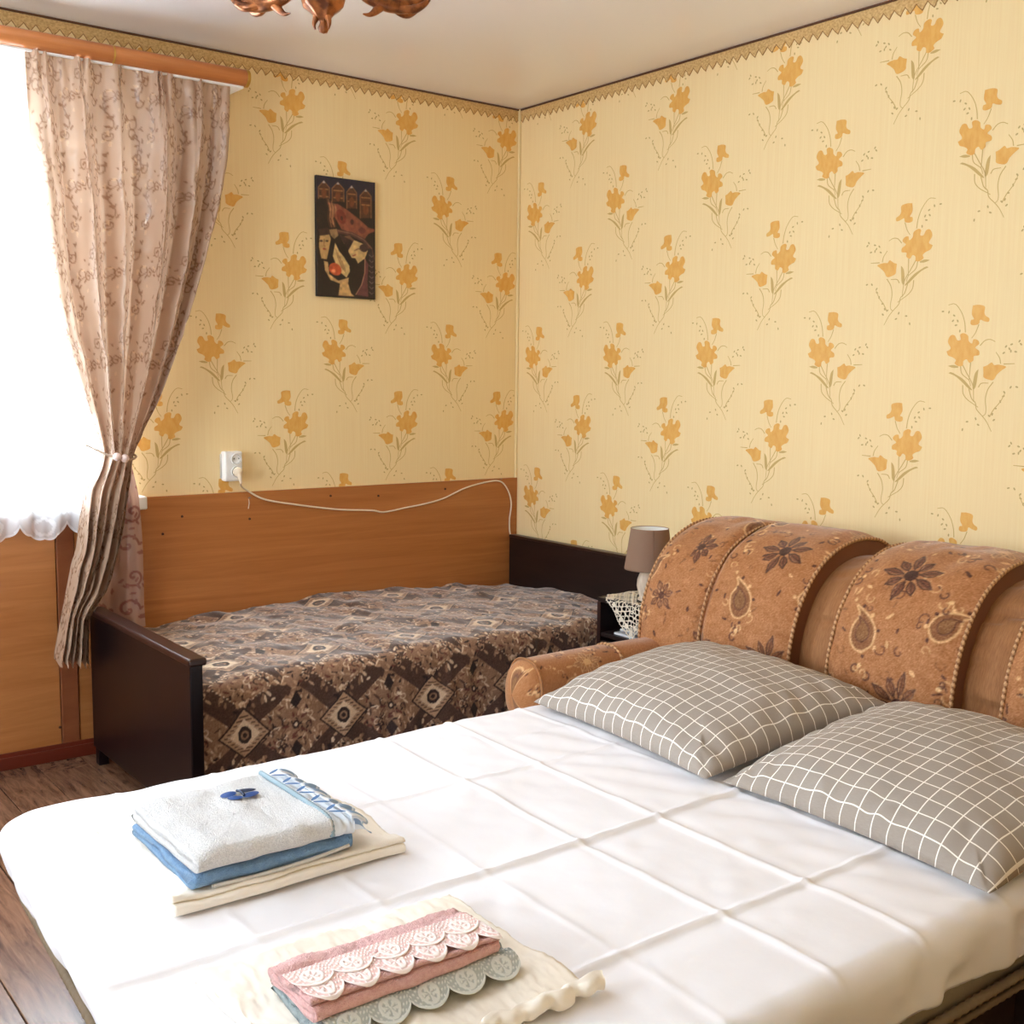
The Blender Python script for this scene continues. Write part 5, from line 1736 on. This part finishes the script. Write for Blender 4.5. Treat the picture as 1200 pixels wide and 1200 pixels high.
tp_ = folded('towel', M_pink, None, -2.572, -2.252, -2.735, -2.868, zp, 3, 0.0085, 0.0008, seed=17, rough=.0015)
tag(tp_, 'folded pink terry towel with scalloped lace, topmost on its pile', 'towel', 'folded towels on the bed')


def lace_strip(parent, x0, x1, path, c_ground, c_thread, nsc, seed, under=None):
    """Scalloped embroidered strip following a (y,z) path, its outer edge scalloped."""
    n, m_ = 420, 44
    path = smooth_path(path, m_)
    U_ = np.linspace(0, 1, n); Vv = np.linspace(0, 1, m_)
    sc_ = np.abs(np.sin(U_ * nsc * math.pi))
    wdt = 0.56 + 0.44 * sc_ ** .6                         # reach of each scallop
    P_ = np.empty((n, m_, 3)); Cc = np.empty((n, m_, 3))
    for j in range(m_):
        v = Vv[j] * wdt
        P_[:, j, 0] = x0 + (x1 - x0) * U_
        P_[:, j, 1] = np.interp(v, Vv, path[:, 0]); P_[:, j, 2] = np.interp(v, Vv, path[:, 1])
    su = (U_ * nsc) % 1.0
    SU, VV = np.meshgrid(su, Vv, indexing='ij')
    rim = VV > .90
    fl = np.hypot((SU - .5) * 2.0, (VV - .55) * 1.6)
    th_ = np.arctan2(VV - .55, SU - .5)
    pat = (np.abs(fl - .45) < .07) | ((fl < .42) & (np.sin(th_ * 6) > .1)) | (np.sin(SU * 40) * np.sin(VV * 30 + SU * 9) > .55)
    Cc[:] = np.array(c_ground, float)
    Cc[pat | rim] = c_thread
    P_[..., 2] += 0.0012 + 0.0012 * (pat | rim)
    o = grid('lace_border', P_, M_lace, parent, col=lin(Cc))
    md = o.modifiers.new('thick', 'SOLIDIFY'); md.thickness = 0.0014; md.offset = 0
    return o


zpt = zp + 0.0287
lace_strip(tp_, -2.574, -2.254, [(-2.778, zpt), (-2.80, zpt + .001), (-2.835, zpt + .001)], (244, 212, 206), (252, 240, 236), 5, 1)
lace_strip(tp_, -2.570, -2.250, [(-2.80, zpt - .0005), (-2.835, zpt - .0005), (-2.862, zpt - .001), (-2.871, zpt - .006)], (240, 204, 198), (252, 238, 234), 5.5, 2)
lace_strip(tg, -2.560, -2.230, [(-2.860, zg + .025), (-2.876, zg + .024), (-2.892, zg + .013), (-2.908, zg + .004)], (186, 194, 192), (222, 226, 222), 5, 3)

# ------------------------------------------------------------------ chandelier
cx, cy, cz = -1.79, -1.47, 2.272
t = thing('chandelier', (cx, cy, H), 'carved bronze coloured chandelier hanging from the ceiling', 'chandelier')
lathe('body', [(0.0, 0.0), (0.010, 0.004), (0.015, 0.014), (0.010, 0.024), (0.009, 0.030), (0.020, 0.038), (0.030, 0.050), (0.050, 0.066), (0.056, 0.085), (0.040, 0.105), (0.020, 0.12), (0.016, 0.17), (0.026, 0.20), (0.014, 0.225), (0.010, 0.26), (0.0, 0.265)], M_bronze, t, (cx, cy, cz), 36, lambda a: 1 + 0.05 * np.sin(a * 6))
for k in range(3):
    a = math.radians(k * 120 + 40)
    pp = [(cx + math.cos(a) * r_, cy + math.sin(a) * r_, cz + z_) for r_, z_ in ((.018, .040), (.024, .022), (.021, .008))]
    tube('finial_leaf', smooth_path(pp, 12), np.linspace(.010, .002, 12), M_bronze, t, 8)
lathe('rod', [(0.006, 0.26), (0.006, H - cz - .03), (0.0, H - cz - .029)], M_bronze, t, (cx, cy, cz), 12)
lathe('ceiling_rose', [(0.0, H - cz - .045), (0.02, H - cz - .044), (0.05, H - cz - .02), (0.058, H - cz - .001), (0.0, H - cz - .0005)], M_bronze, t, (cx, cy, cz), 32)
for k, d in enumerate((62, -62, 180)):
    a = YAW + math.radians(d)
    ca, sa = math.cos(a), math.sin(a)
    W3 = lambda r_, z_, o_=0.0: (cx + ca * r_ - sa * o_, cy + sa * r_ + ca * o_, cz + z_ + 0.056)
    ap = smooth_path([W3(.040, .085), W3(.085, .072), W3(.135, .053), (W3(.20, .050)), W3(.262, .066), W3(.30, .105), W3(.305, .14)], 60)
    rad_ = np.interp(np.linspace(0, 1, 60), [0, .25, .45, .62, .8, 1], [.012, .017, .024, .026, .018, .010])
    arm_ = tube('arm', ap, rad_, M_bronze, t, 14)
    tube('acanthus_leaf', smooth_path([W3(.165, .048), W3(.150, .030), W3(.138, .018), W3(.124, .010), W3(.108, .010)], 18), np.interp(np.linspace(0, 1, 18), [0, .3, 1], [.018, .013, .002]), M_bronze, arm_, 10)
    for s in (-1, 1):
        tube('acanthus_leaf', smooth_path([W3(.20, .04, .010 * s), W3(.235, .035, .022 * s), W3(.27, .052, .026 * s), W3(.30, .085, .022 * s)], 16), np.interp(np.linspace(0, 1, 16), [0, .4, 1], [.010, .012, .002]), M_bronze, arm_, 8)
    lathe('cup', [(0.0, .135), (.018, .137), (.040, .150), (.046, .162), (.030, .160), (0.0, .158)], M_bronze, t, W3(.305, 0.0), 28)
    lathe('glass_shade', [(.020, .158), (.040, .166), (.058, .195), (.062, .225), (.070, .250), (.067, .250), (.058, .224), (.054, .196), (.037, .169), (.020, .162)], M_glasswhite, t, W3(.305, 0.0), 32)
